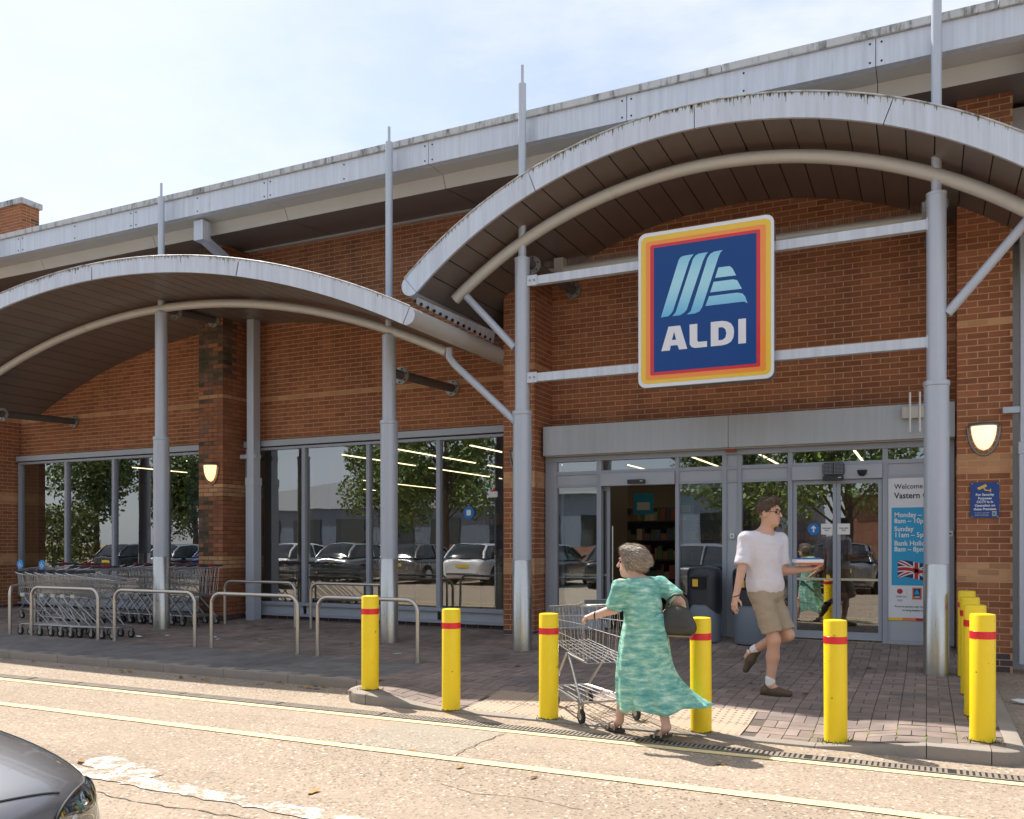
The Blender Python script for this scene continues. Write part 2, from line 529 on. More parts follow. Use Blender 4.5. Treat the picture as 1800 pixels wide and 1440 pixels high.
pav = []
for i in range(-93, 3):
    for j in range(33, 61):
        X, Y = i * 0.2, j * 0.2
        cells = [(X, X + .2, Y, Y + .1), (X, X + .2, Y + .1, Y + .2)] if (i + j) % 2 else [(X, X + .1, Y, Y + .2), (X + .1, X + .2, Y, Y + .2)]
        for (a, b, c, d) in cells:
            mx_, my_ = (a + b) / 2, (c + d) / 2
            if my_ < 7.46 and not (-4.96 < mx_): continue
            if my_ < 6.84 or mx_ > 0.47 or my_ > 12.15: continue
            if -3.75 < mx_ < -1.30 and my_ < 7.62: continue          # tactile slabs go here
            u, dd = cam_px(mx_, my_)
            if u < -60 or u > 1860: continue
            pav.append((dd, a, b, c, d))
pav.sort()
G = 0.0035
rest = {'paver': MB(), 'paver_grey': MB()}
for n, (dd, a, b, c, d) in enumerate(pav):
    mname = 'paver_grey' if ((c + d) / 2 < 8.7 and (a + b) / 2 < -5.15) else 'paver'
    tl = random.uniform(-0.0018, 0.0018)
    q = [(a + G, c + G), (b - G, c + G), (b - G, d - G), (a + G, d - G)]
    vs = [(x, y, pz(x, y) - 0.012) for x, y in q] + [(x, y, pz(x, y) + tl) for x, y in q]
    fs = [(4, 5, 6, 7), (0, 1, 5, 4), (1, 2, 6, 5), (2, 3, 7, 6), (3, 0, 4, 7)]
    if n < 300:
        MB().add(vs, fs).build('paver', mname, pavement)
    else:
        rest[mname].add(vs, fs)
for k, m_ in rest.items():
    o = m_.build('pavers_beyond', k, pavement); o['kind'] = 'stuff'

# tactile slabs with blisters at the dropped crossing
mslab, mbl = MB(), MB()
for i in range(6):
    for j in range(2):
        x0, y0 = -3.75 + i * 0.4083, 6.84 + j * 0.39
        x1, y1 = x0 + 0.4003, y0 + 0.383
        q = [(x0, y0), (x1, y0), (x1, y1), (x0, y1)]
        MB().add([(x, y, pz(x, y) - .012) for x, y in q] + [(x, y, pz(x, y) + .001) for x, y in q], [(4, 5, 6, 7), (0, 1, 5, 4), (1, 2, 6, 5), (2, 3, 7, 6), (3, 0, 4, 7)]).build('tactile_slab', 'tactile', pavement)
        for a in range(6):
            for b in range(6):
                x, y = x0 + .033 + a * .0668, y0 + .03 + b * .0645
                z = pz(x, y) + .001
                mbl.lathe([(0.0155, 0), (0.012, 0.005), (0.0, 0.0052)], (x, y, z), 6)
o = mbl.build('blisters', 'tactile', pavement, smooth=50); o['kind'] = 'stuff'

# kerbs
kerb = MB().box(-40, -19.0, 7.38, 7.458, -0.05, 0.098).build('kerb', 'kerb_stone'); kerb['kind'] = 'structure'

def kerb_piece(pts_out, pts_in, ztop):
    """A kerb stone from an outer and an inner edge (lists of x,y) with a rounded top arris."""
    n = len(pts_out)
    vs, fs = [], []
    for (a, b), zt in zip(zip(pts_out, pts_in), ztop):
        ox, oy = a; ix, iy = b
        dx, dy = ix - ox, iy - oy
        l = math.hypot(dx, dy); dx, dy = dx / l, dy / l
        r = min(0.02, max(0.004, zt * 0.4))
        vs += [(ox, oy, -0.03), (ox, oy, zt - r), (ox + dx * r * .3, oy + dy * r * .3, zt - r * .3), (ox + dx * r, oy + dy * r, zt), (ix, iy, zt + .001), (ix, iy, -0.03)]
    for i in range(n - 1):
        for k in range(5):
            fs.append((i * 6 + k, (i + 1) * 6 + k, (i + 1) * 6 + k + 1, i * 6 + k + 1))
    fs.append((0, 1, 2, 3, 4, 5)); fs.append(tuple((n - 1) * 6 + k for k in (5, 4, 3, 2, 1, 0)))
    m = MB().add(vs, fs)
    m.f = [tuple(reversed(f)) for f in m.f]
    return m

x = -19.0
while x < -5.35:
    x1 = min(x + 0.915, -5.30)
    kerb_piece([(x + .003, 7.38), (x1 - .003, 7.38)], [(x + .003, 7.505), (x1 - .003, 7.505)], [0.098, 0.098]).build('kerb_stone', 'kerb_stone', kerb, smooth=40)
    x = x1
# curved corner of the projecting plateau, then the front run that drops to the road and rises again
co, ci = [], []
for i in range(9):
    t = R(90 + 0) + R(90) * i / 8
    pass
cx, cy = -4.72, 7.08
oc, ic = [(-5.30, 7.38)], [(-5.30, 7.505)]
for i in range(10):
    t = R(160 + 110 * i / 9)
    oc.append((cx + 0.37 * math.cos(t), cy + 0.37 * math.sin(t))); ic.append((cx + 0.25 * math.cos(t), cy + 0.25 * math.sin(t)))
kerb_piece(oc[1:], ic[1:], [0.098] * 10).build('kerb_stone', 'kerb_stone', kerb, smooth=40)
kerb_piece([(-5.297, 7.38), (-5.0675, 7.2065)], [(-5.297, 7.505), (-4.955, 7.165)], [0.098, 0.098]).build('kerb_stone', 'kerb_stone', kerb, smooth=40)
runs = [(-4.716, -3.9, 0.098, 0.016)] + [(-3.9 + .79 * i, -3.9 + .79 * (i + 1), .016, .016) for i in range(4)] + [(-.74, 0.0, .016, .098), (0.0, 0.40, .098, .098)]
for a, b, z0, z1 in runs:
    kerb_piece([(a + .003, 6.71), (b - .003, 6.71)], [(a + .003, 6.83), (b - .003, 6.83)], [z0, z1]).build('kerb_stone', 'kerb_stone', kerb, smooth=40)
oc = [(0.403, 6.71)] + [(0.42 + 0.20 * math.cos(R(-90 + 90 * i / 6)), 6.91 + 0.20 * math.sin(R(-90 + 90 * i / 6))) for i in range(7)]
ic = [(0.403, 6.83)] + [(0.42 + 0.08 * math.cos(R(-90 + 90 * i / 6)), 6.91 + 0.08 * math.sin(R(-90 + 90 * i / 6))) for i in range(7)]
kerb_piece(oc, ic, [0.098] * 8).build('kerb_stone', 'kerb_stone', kerb, smooth=40)
y = 6.915
while y < 11.4:
    y1 = min(y + .915, 11.5)
    kerb_piece([(0.62, y + .003), (0.62, y1 - .003)], [(0.50, y + .003), (0.50, y1 - .003)], [0.098, 0.098 if y1 < 10.3 else 0.12]).build('kerb_stone', 'kerb_stone', kerb, smooth=40)
    y = y1

# painted lines, worn white bay mark, cracks
def strip(name, pts, w, z, material, jit=0.004, step=0.12):
    m = MB(); L_, R_ = [], []
    for (ax, ay), (bx, by) in zip(pts[:-1], pts[1:]):
        n = max(1, int(math.hypot(bx - ax, by - ay) / step))
        dx, dy = bx - ax, by - ay; l = math.hypot(dx, dy); nx, ny = -dy / l, dx / l
        for i in range(n + 1):
            t = i / n
            L_.append((ax + dx * t + nx * (w / 2 + random.uniform(-jit, jit)), ay + dy * t + ny * (w / 2 + random.uniform(-jit, jit))))
            R_.append((ax + dx * t - nx * (w / 2 + random.uniform(-jit, jit)), ay + dy * t - ny * (w / 2 + random.uniform(-jit, jit))))
    n = len(L_)
    m.add([(x, y, z) for x, y in L_] + [(x, y, z) for x, y in R_], [(i, i + n, i + n + 1, i + 1) for i in range(n - 1)])
    o = m.build(name, material); o['kind'] = 'structure'
    return o

strip('yellow_line', [(-26, 6.16), (-4.0, 6.245), (2.5, 6.26)], 0.085, 0.0045, 'yellow_marking')
strip('yellow_line', [(-26, 5.24), (2.5, 5.29)], 0.10, 0.0062, 'yellow_marking')
strip('yellow_line', [(-12.6, 6.02), (-10.4, 5.98), (-9.6, 5.90)], 0.06, 0.005, 'yellow_marking', 0.012)
strip('white_marking', [(-6.2, 3.98), (-4.55, 3.92), (-2.35, 3.86)], 0.15, 0.0055, 'white_marking', 0.018, 0.06)
strip('white_marking', [(-4.5, 4.0), (-5.25, 4.22)], 0.22, 0.0040, 'white_marking', 0.03, 0.06)
mat('crack', (0.075, 0.058, 0.043), 0.95)
def crack(pts, w):
    p = []
    for (ax, ay), (bx, by) in zip(pts[:-1], pts[1:]):
        n = max(2, int(math.hypot(bx - ax, by - ay) / 0.07))
        for i in range(n):
            t = i / n; p.append((ax + (bx - ax) * t + random.uniform(-.02, .02), ay + (by - ay) * t + random.uniform(-.02, .02)))
    p.append(pts[-1])
    return strip('road_crack', p, w, 0.0028, 'crack', w * 0.4, 0.5)
crack([(-5.2, 3.72), (-4.2, 3.62), (-3.4, 3.66), (-2.6, 3.5), (-2.0, 3.55)], 0.009)
crack([(-2.75, 4.72), (-2.45, 4.62), (-2.1, 4.66), (-1.75, 4.6)], 0.005)
crack([(-3.02, 5.36), (-3.03, 5.9), (-3.0, 6.18)], 0.006)
for a_, b_ in ((-1.2, 3.9),):
    crack([(a_, b_), (a_ + random.uniform(.2, .6), b_ + random.uniform(-.2, .2))], 0.006)

# drainage channel with its slotted grating
dr = thing('drain_channel', 'long slotted iron drain grating running along the road beside the yellow line', 'drain', (-3, 6.39, 0))
MB().box(-20, 2.4, 6.325, 6.455, 0.0035, 0.0040).build('channel', 'dark_void', dr)
e_ = MB(); e_.box(-20, 2.4, 6.318, 6.332, -.01, .0085); e_.box(-20, 2.4, 6.448, 6.462, -.01, .0085)
e_.build('edge_rail', 'cast_iron', dr)
sl = MB(); x = -19.98
while x < 2.38:
    if random.random() > 0.03:
        sl.box(x, x + 0.021 + random.uniform(-.003, .003), 6.332, 6.448, 0.004, 0.0075)
    x += 0.036
o = sl.build('grating_bars', 'cast_iron', dr); o['kind'] = 'stuff'

# ================================================================== BUILDING
store = thing('supermarket_building', 'brick supermarket with long grey roof edge, tall shop windows and glazed entrance', 'building', (-5.4, 12.2, 0))
BK = 0.225; CO = 0.075
bricks = []   # (distance, verts, faces, material)
rngb = random.Random(3)

def put_brick(vs, fs, mname, dist):
    bricks.append((dist, vs, fs, mname))

FB = [(0, 1, 5, 4), (1, 2, 6, 5), (2, 3, 7, 6), (3, 0, 4, 7), (4, 5, 6, 7)]

def brick_face(p0, ux, uy, nrm, length, z0, z1, bands, stain=None, phase=0.0):
    """Stretcher-bond bricks proud of a mortar face. p0 corner at z=0, ux unit vector along the wall, nrm outward."""
    p0 = Vector(p0); ux = Vector(ux); nrm = Vector(nrm)
    J = 0.0062
    row0 = int(round(z0 / CO)); row1 = int(round(z1 / CO))
    for r in range(row0, row1):
        a = -BK + (r % 2) * BK / 2 + phase
        while a < length:
            s, e = max(a, 0.0), min(a + BK, length)
            a += BK
            if e - s < 0.03: continue
            za, zb = max(z0, r * CO) + J, min(z1, (r + 1) * CO) - J
            if zb - za < 0.02: continue
            s2, e2 = (s + J if s > 0 else s), (e - J if e < length else e)
            zm = (za + zb) / 2
            mname = 'brick'
            for (b0, b1, nm) in bands:
                if b0 <= zm < b1: mname = nm
            c = p0 + ux * ((s2 + e2) / 2)
            if stain and mname == 'brick' and stain((s2 + e2) / 2, zm): mname = 'brick_stained'
            off = 0.004 + rngb.uniform(-0.0012, 0.0016)
            base = [p0 + ux * s2 + Vector((0, 0, za)), p0 + ux * e2 + Vector((0, 0, za)), p0 + ux * e2 + Vector((0, 0, zb)), p0 + ux * s2 + Vector((0, 0, zb))]
            vs = base + [q + nrm * off for q in base]
            d = -0.4307 * c.x + 0.9025 * c.y
            u = 900 + 1526 * (0.9025 * c.x + 0.4307 * c.y) / d
            v = 954 - 1526 * (zm - 1.51) / d
            vis = -30 < u < 1830 and -20 < v < 1300
            put_brick([tuple(q) for q in vs], FB, mname, d if vis else 1e3 + d)

YW, YP = 12.2, 11.55
PX = (-1, 0, 0)
bandW = [(4.05, 4.125, 'brick_band')]
bandP = [(2.325, 2.55, 'brick_band'), (1.05, 1.275, 'brick_band'), (4.05, 4.125, 'brick_band'), (0.0, 0.225, 'brick_plinth')]
WT = 6.80
wallpart = {}
def wallbox(nm, *b):
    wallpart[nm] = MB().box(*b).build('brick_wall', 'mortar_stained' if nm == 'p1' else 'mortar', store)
# infill walls above the glazing
wallbox('w0', -40.0, -17.41, YP, 12.6, -0.05, WT)
wallbox('w1', -17.41, -11.69, YW, 12.6, 3.33, WT)
wallbox('w2', -11.13, -5.65, YW, 12.6, 3.33, WT)
wallbox('w3', -5.15, 0.33, YW, 12.6, 2.9, WT)
wallbox('p1', -11.69, -11.13, YP, 12.6, -0.05, 6.76)
wallbox('p2', -5.65, -5.15, YP, 12.6, -0.05, 6.76)
wallbox('p3', 0.33, 0.90, YP, 12.6, -0.05, 6.76)
# plinth walls under the windows
MB().box(-17.41, -11.69, YW - .02, 12.6, -0.05, 0.215).build('plinth', 'mortar', store)
MB().box(-11.13, -5.65, YW - .02, 12.6, -0.05, 0.215).build('plinth', 'mortar', store)
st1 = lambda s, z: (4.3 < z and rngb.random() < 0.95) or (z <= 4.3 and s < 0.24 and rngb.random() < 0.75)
brick_face((-17.41, YW, 0), (1, 0, 0), 0, (0, -1, 0), 5.72, 3.33, WT, bandW)
brick_face((-11.13, YW, 0), (1, 0, 0), 0, (0, -1, 0), 5.48, 3.33, WT, bandW)
brick_face((-5.15, YW, 0), (1, 0, 0), 0, (0, -1, 0), 5.48, 3.15, WT, bandW)
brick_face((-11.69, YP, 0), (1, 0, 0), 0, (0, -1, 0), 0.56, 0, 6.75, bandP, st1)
brick_face((-5.65, YP, 0), (1, 0, 0), 0, (0, -1, 0), 0.50, 0, 6.75, bandP)
brick_face((0.33, YP, 0), (1, 0, 0), 0, (0, -1, 0), 0.57, 0, 6.75, bandP, None, 0.10)
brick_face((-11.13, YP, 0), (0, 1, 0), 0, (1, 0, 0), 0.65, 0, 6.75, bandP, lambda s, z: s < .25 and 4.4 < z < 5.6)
brick_face((-5.15, YP, 0), (0, 1, 0), 0, (1, 0, 0), 0.65, 0, 6.75, bandP)
brick_face((-17.41, YP, 0), (0, 1, 0), 0, (1, 0, 0), 0.65, 0, 6.75, bandP)
brick_face((0.33, YW, 0), (0, -1, 0), 0, (-1, 0, 0), 0.65, 0, 6.75, bandP)
brick_face((-19.5, YP, 0), (1, 0, 0), 0, (0, -1, 0), 2.09, 0, 6.75, bandP)
brick_face((-17.41, YW - .02, 0), (1, 0, 0), 0, (0, -1, 0), 5.72, 0, 0.215, [(0, .3, 'brick_plinth')])
brick_face((-11.13, YW - .02, 0), (1, 0, 0), 0, (0, -1, 0), 5.48, 0, 0.215, [(0, .3, 'brick_plinth')])
# brick parapet tower above the roof at the left
tw = MB().box(-26.0, -19.96, 14.0, 14.45, 6.9, 9.80).build('parapet_tower', 'mortar', store)
brick_face((-26.0, 14.0, 0), (1, 0, 0), 0, (0, -1, 0), 6.04, 8.4, 9.80, [])
brick_face((-19.96, 14.0, 0), (0, 1, 0), 0, (1, 0, 0), 0.45, 8.4, 9.80, [], lambda s, z: rngb.random() < 0.25)
MB().box(-26.1, -19.90, 13.94, 14.51, 9.80, 9.94).build('coping', 'metal_coping', tw, bevel=0.01)
bricks.sort(key=lambda b: b[0])
restb = {}
for n, (d, vs, fs, mname) in enumerate(bricks):
    if n < 300:
        c = vs[0]
        par = wallpart['p3'] if c[0] > 0.32 else (wallpart['p2'] if c[0] < -5.14 else wallpart['w3'])
        MB().add(vs, fs).build('brick', mname, par)
    else:
        restb.setdefault(mname, MB()).add(vs, fs)
for k, m_ in restb.items():
    o = m_.build('bricks_beyond', k, store); o['kind'] = 'stuff'

# roof: slab, fascia in panels, coping, light band, sloping dark soffit
MB().box(-42, 9, 10.62, 42, 6.86, 7.12).build('roof', 'soffit_dark', store)
jx = [-40.0] + [-0.51 - 2.9 * k for k in range(13, -3, -1)] + [8.6]
for a, b in zip(jx[:-1], jx[1:]):
    fp = MB().box(a + .004, b - .004, 10.50, 10.62, 6.83, 7.145).build('fascia_panel', 'metal_panel', store)
    if -17 < (a + b) / 2 < 3:
        sc_ = MB()
        for xx in (a + .06, (a + b) / 2, b - .06):
            for zz in (6.88, 7.09):
                sc_.tube([(xx, 10.502, zz), (xx, 10.494, zz)], 0.012, 6)
        o = sc_.build('fixings', 'dark_void', fp); o['kind'] = 'stuff'
    MB().box(a + 1.2, b + 1.192, 10.46, 10.66, 7.150, 7.235).build('coping', 'metal_coping', store)
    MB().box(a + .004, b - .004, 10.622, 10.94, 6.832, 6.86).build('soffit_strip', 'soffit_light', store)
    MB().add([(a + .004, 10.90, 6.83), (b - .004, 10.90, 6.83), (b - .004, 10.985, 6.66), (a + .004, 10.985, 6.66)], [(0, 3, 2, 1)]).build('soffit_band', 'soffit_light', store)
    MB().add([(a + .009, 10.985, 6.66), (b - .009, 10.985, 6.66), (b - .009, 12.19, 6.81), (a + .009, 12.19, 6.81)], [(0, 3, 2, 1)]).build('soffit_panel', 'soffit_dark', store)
MB().box(-17.40, 0.32, 12.13, 12.195, 6.77, 6.80).build('wall_trim', 'soffit_light', store)
# side and back of the store
MB().box(-42, 9, 41.7, 42, 0, 6.86).build('rear_wall', 'mortar', store)
MB().box(-42, -41.7, 12.7, 41.7, 0, 6.86).build('side_wall', 'mortar', store)
MB().box(8.7, 9, 12.7, 41.7, 0, 6.86).build('side_wall', 'mortar', store)
MB().box(0.92, 8.7, 11.95, 12.6, -.05, 6.70).build('side_panel', 'frame_panel', store)

# shop windows
def frame_bar(m, x0, x1, z0, z1, y0, y1):
    m.box(x0, x1, y0, y1, z0, z1)

def shop_window(x0, x1, mull):
    w = MB().box(x0, x1, 12.10, 12.19, 3.16, 3.205).build('shop_window', 'frame_grey', store, bevel=0.004)
    MB().box(x0 - .01, x1 + .01, 12.06, 12.22, 3.225, 3.33).build('head_flashing', 'frame_panel', w, bevel=0.005)
    MB().box(x0, x1, 12.11, 12.20, 3.206, 3.224).build('head_gap', 'rubber', w)
    MB().box(x0, x1, 12.09, 12.19, 0.405, 0.465).build('transom', 'frame_grey', w, bevel=0.004)
    MB().box(x0, x1, 12.08, 12.20, 0.218, 0.262).build('sill', 'frame_grey', w, bevel=0.004)
    ed = [x0] + mull + [x1]
    for i, xx in enumerate(ed):
        a, b = (xx, xx + .07) if i == 0 else ((xx - .07, xx) if i == len(ed) - 1 else (xx - .036, xx + .036))
        MB().box(a, b, 12.095, 12.188, 0.466, 3.159).build('mullion', 'frame_grey', w, bevel=0.004)
    for a, b in zip(ed[:-1], ed[1:]):
        a2, b2 = a + .03, b - .03
        MB().box(a2 + .006, b2 - .006, 12.140, 12.165, 0.263, 0.404).build('kick_panel', 'frame_panel', w)
        # a pane, tilted by a hair as real panes are
        t1, t2 = random.uniform(-.0022, .0022), random.uniform(-.0022, .0022)
        MB().add([(a2, 12.150 + t1, .46), (b2, 12.150 + t2, .46), (b2, 12.150 - t1, 3.17), (a2, 12.150 - t2, 3.17)], [(0, 1, 2, 3)]).build('pane', 'window_glass', w)
    return w
shop_window(-17.38, -11.70, [-15.90, -14.52, -13.10])
win2 = shop_window(-11.12, -5.66, [-9.81, -8.455, -7.095])

# entrance screen
ent = MB().box(-5.13, 0.31, 11.90, 12.0, 2.70, 2.77).build('entrance_screen', 'frame_grey', store, bevel=0.004)
hb = MB().box(-5.10, -2.40, 11.74, 12.19, 2.785, 3.215).build('header_panel', 'header_panel', store, bevel=0.006)
MB().box(-2.394, 0.315, 11.74, 12.19, 2.785, 3.215).build('header_panel', 'header_panel', store, bevel=0.006)
MB().box(-5.09, 0.31, 11.80, 12.0, 2.771, 2.784).build('shadow_gap', 'soffit_light', ent)
posts = [(-5.13, -4.95), (-4.32, -4.25), (-3.16, -3.11), (-2.51, -2.45), (-2.30, -2.25), (-1.65, -1.59), (-0.50, -0.44), (0.22, 0.31)]
for a, b in posts:
    MB().box(a, b, 11.90, 12.0, 0.24, 2.699).build('post', 'frame_grey', ent, bevel=0.004)
bays = list(zip([p[1] for p in posts[:-1]], [p[0] for p in posts[1:]]))
for i, (a, b) in enumerate(bays):
    MB().box(a, b, 11.91, 11.99, 2.505, 2.555).build('transom', 'frame_grey', ent)
    solid = (i == 3)
    if solid:
        MB().box(a, b, 11.93, 11.97, 2.556, 2.699).build('infill_panel', 'frame_panel', ent)
    else:
        MB().add([(a, 11.95, 2.555), (b, 11.95, 2.555), (b, 11.952, 2.70), (a, 11.952, 2.70)], [(0, 1, 2, 3)]).build('toplight', 'window_glass', ent)
    if i in (1, 5):
        MB().box(a, b, 11.86, 11.985, 2.325, 2.504).build('door_operator', 'frame_panel', ent, bevel=0.004)
    else:
        MB().box(a, b, 11.91, 11.99, 2.325, 2.36).build('transom', 'frame_grey', ent)
        MB().box(a, b, 11.93, 11.97, 2.361, 2.504).build('infill_panel', 'frame_panel', ent)
    if i in (0, 2, 4):
        MB().box(a, b, 11.91, 11.99, 0.49, 0.57).build('transom', 'frame_grey', ent)
        MB().box(a, b, 11.93, 11.97, 0.28, 0.489).build('infill_panel', 'frame_panel', ent)
        t = random.uniform(-.003, .003)
        MB().add([(a, 11.95 + t, .57), (b, 11.95 - t, .57), (b, 11.95 - t, 2.325), (a, 11.95 + t, 2.325)], [(0, 1, 2, 3)]).build('side_light', 'window_glass', ent)
        MB().box(a, b, 11.90, 11.99, 0.242, 0.279).build('base_rail', 'frame_grey', ent)
    elif i == 3:
        MB().box(a, b, 11.93, 11.97, 0.24, 2.324).build('infill_panel', 'frame_panel', ent)
    elif i == 6:
        MB().box(a, b, 11.93, 11.97, 0.28, 2.324).build('infill_panel', 'frame_panel', ent)
        MB().box(a, b, 11.90, 11.99, 0.242, 0.279).build('base_rail', 'frame_grey', ent)

# sliding doors: the right pair stands shut, the left pair has slid open behind its side lights
def door_leaf(x0, x1, y, handle_side):
    d = MB().box(x0, x1, y - .02, y + .02, 2.27, 2.322).build('sliding_door', 'frame_grey', store)
    MB().box(x0, x1, y - .02, y + .02, 0.265, 0.36).build('bottom_rail', 'frame_grey', d)
    MB().box(x0, x0 + .045, y - .02, y + .02, 0.361, 2.269).build('stile', 'frame_grey', d)
    MB().box(x1 - .045, x1, y - .02, y + .02, 0.361, 2.269).build('stile', 'frame_grey', d)
    t = random.uniform(-.003, .003)
    MB().add([(x0 + .04, y + t, .355), (x1 - .04, y - t, .355), (x1 - .04, y - t, 2.275), (x0 + .04, y + t, 2.275)], [(0, 1, 2, 3)]).build('pane', 'window_glass', d)
    MB().box(x0 + .046, x1 - .046, y - .014, y + .014, 1.02, 1.05).build('mid_rail', 'steel', d)
    hx = x1 - .07 if handle_side > 0 else x0 + .07
    return d
dl = door_leaf(-1.585, -1.047, 11.94, 1)
drr = door_leaf(-1.043, -0.505, 11.94, -1)
door_leaf(-4.93, -4.16, 12.04, 1)
door_leaf(-3.18, -2.45, 12.04, -1)
MB().tube([(-4.12, 12.03, 0.95), (-4.12, 12.03, 1.75)], 0.014, 8).build('pull_handle', 'steel', ent)
MB().box(-4.95, 0.2, 11.86, 12.3, 0.238, 0.247).build('threshold', 'steel', ent)

# ------------------------------------------------------------------ small fittings on the entrance
spk = thing('door_speaker', 'black twin speaker box above the closed sliding doors', 'speaker', (-1.0, 11.86, 2.5))
MB().prism_y(rrect(-1.205, -0.945, 2.375, 2.535, .03), 11.80, 11.858).build('housing', 'black_plastic', spk)
for cx in (-1.14, -1.01):
    gm = MB()
    for i in range(7):
        for j in range(8):
            gm.tube([(cx - .05 + i * .0165, 11.799, 2.395 + j * .0175), (cx - .05 + i * .0165, 11.7965, 2.395 + j * .0175)], 0.0055, 5)
    gm.build('grille', 'frame_grey', spk)['kind'] = 'stuff'
for xx, zz, lab in ((-3.70, 2.372, 'slim black motion sensor above the open doorway'), (-1.08, 2.335, 'slim black motion sensor under the twin speaker')):
    o = MB().prism_y(rrect(xx - .125, xx + .125, zz - .03, zz + .03, .012), 11.80, 11.857).build('motion_sensor', 'black_plastic')
    tag(o, lab, 'sensor')
    MB().box(xx + .06, xx + .10, 11.797, 11.80, zz, zz + .014).build('indicator', 'beige_plastic', o)
dm = MB().lathe([(0.0, -0.075), (0.03, -0.07), (0.052, -0.045), (0.06, 0.0), (0.0, 0.0)], (-0.735, 11.85, 2.43), 18)
o = dm.build('dome_camera', 'black_plastic', None, smooth=50); tag(o, 'small black dome camera right of the twin speaker', 'camera')
mat('red_plastic', (0.30, 0.05, 0.03), 0.5)
MB().box(-2.45, -2.31, 11.80, 11.865, 2.735, 2.768).build('alarm_beacon', 'red_plastic'); tag(bpy.context.scene.objects['alarm_beacon'], 'small dark red box under the entrance header', 'alarm')
for xx, zz, lab in ((-2.375, 1.60, 'white square key switch on the post between the doors'), (0.265, 1.62, 'white square key switch on the frame behind the right column')):
    o = MB().box(xx - .03, xx + .03, 11.885, 11.899 if xx > 0 else 11.929, zz - .035, zz + .035).build('key_switch', 'white_plastic', None, bevel=0.003); tag(o, lab, 'switch')
    MB().lathe([(0.011, 0), (0.011, .004), (0, .004)], (0, 0, 0), 10).mesh('k')
    MB().tube([(xx, 11.886, zz), (xx, 11.880, zz)], 0.011, 10).build('keyhole', 'black_plastic', o)
bb = thing('wall_aerial_box', 'beige box with two upright rods on the entrance header', 'box', (-0.15, 11.7, 3.0))
MB().box(-.27, -.02, 11.66, 11.738, 3.03, 3.175).build('housing', 'beige_plastic', bb, bevel=0.005)
for xx in (-.18, -.07):
    MB().tube([(xx, 11.655, 2.86), (xx, 11.655, 3.345)], 0.012, 8).build('rod', 'white_plastic', bb)

# stickers and notices on the glass (flat print)
mat('sticker_blue', (0.01, 0.17, 0.52), 0.4)
mat('print_white', (0.78, 0.78, 0.78), 0.5)
mat('print_black', (0.02, 0.02, 0.025), 0.5)
mat('print_grey', (0.25, 0.25, 0.28), 0.5)

def disc_y(x, y0, y1, z, r, n=28):
    return MB().prism_y([(x + r * math.cos(2 * math.pi * i / n), z + r * math.sin(2 * math.pi * i / n)) for i in range(n)], y0, y1)
st = disc_y(-1.33, 11.931, 11.935, 1.685, 0.076).build('door_sticker', 'sticker_blue'); tag(st, 'round blue sticker with a white arrow on the left closed door', 'sticker')
MB().prism_y([(-1.34, 1.645), (-1.32, 1.645), (-1.32, 1.70), (-1.30, 1.69), (-1.30, 1.705), (-1.33, 1.735), (-1.36, 1.705), (-1.36, 1.69), (-1.34, 1.70)], 11.929, 11.931).build('arrow', 'print_white', st)
for x0, x1, lab in ((-1.235, -1.095, 'white notice on the left closed door beside the blue sticker'), (-1.035, -0.885, 'white notice on the right closed door')):
    o = MB().box(x0, x1, 11.916, 11.9185, 1.615, 1.755).build('door_notice', 'print_white'); tag(o, lab, 'notice')
    link('lettering', on_wall(text_mesh('Automatic\ndoor', 0.026, align='CENTER', bold=.0006), (x0 + x1) / 2, 11.9155, 1.69), 'print_black', o)
st = disc_y(-6.55, 12.128, 12.132, 1.985, 0.10).build('window_sticker', 'sticker_blue'); tag(st, 'round blue sticker on the right pane of the middle window', 'sticker')
MB().prism_y(rrect(-6.59, -6.51, 1.94, 2.03, .02), 12.126, 12.128).build('symbol', 'print_white', st)
nt = MB().box(-6.20, -6.04, 12.128, 12.132, 2.22, 2.31).build('window_notice', 'print_white'); tag(nt, 'small white card with a red mark at the right edge of the middle window', 'notice')
MB().prism_y([(-6.12, 2.312), (-6.07, 2.312), (-6.095, 2.37)], 12.128, 12.131).build('mark', 'red_tape', nt)

# welcome poster
mat('poster_blue', (0.02, 0.33, 0.60), 0.45)
mat('poster_white', (0.70, 0.72, 0.76), 0.5)
mat('poster_yellow', (0.80, 0.55, 0.05), 0.5); mat('poster_orange', (0.75, 0.22, 0.05), 0.5)
po = MB().box(-0.435, 0.215, 11.922, 11.929, 0.535, 2.325).build('welcome_poster', 'poster_white'); tag(po, 'tall opening hours poster with blue panel beside the right column', 'poster')
MB().box(-0.395, 0.215, 11.919, 11.9215, 0.975, 1.95).build('blue_panel', 'poster_blue', po)
def ptxt(s, size, x, z, m='print_white', b=.0018, w=1.0):
    link('lettering', on_wall(text_mesh(s, size, bold=b, width=w), x, 11.9175, z), m, po)
def ptxt2(s, size, x, z, m='print_black', b=.0018, w=1.0):
    link('lettering', on_wall(text_mesh(s, size, bold=b, width=w), x, 11.9205, z), m, po)
ptxt2('Welcome to', 0.088, -0.365, 2.185, b=.0008, w=.93)
ptxt2('Vastern Court', 0.105, -0.365, 2.065, b=.0022, w=.9)
for s, z in (('Monday \u2013 Saturday', 1.83), ('8am \u2013 10pm', 1.755), ('Sunday', 1.655), ('11am \u2013 5pm', 1.58), ('Bank Holidays', 1.475), ('8am \u2013 8pm', 1.40)):
    ptxt(s, 0.084, -0.365, z, w=.93)
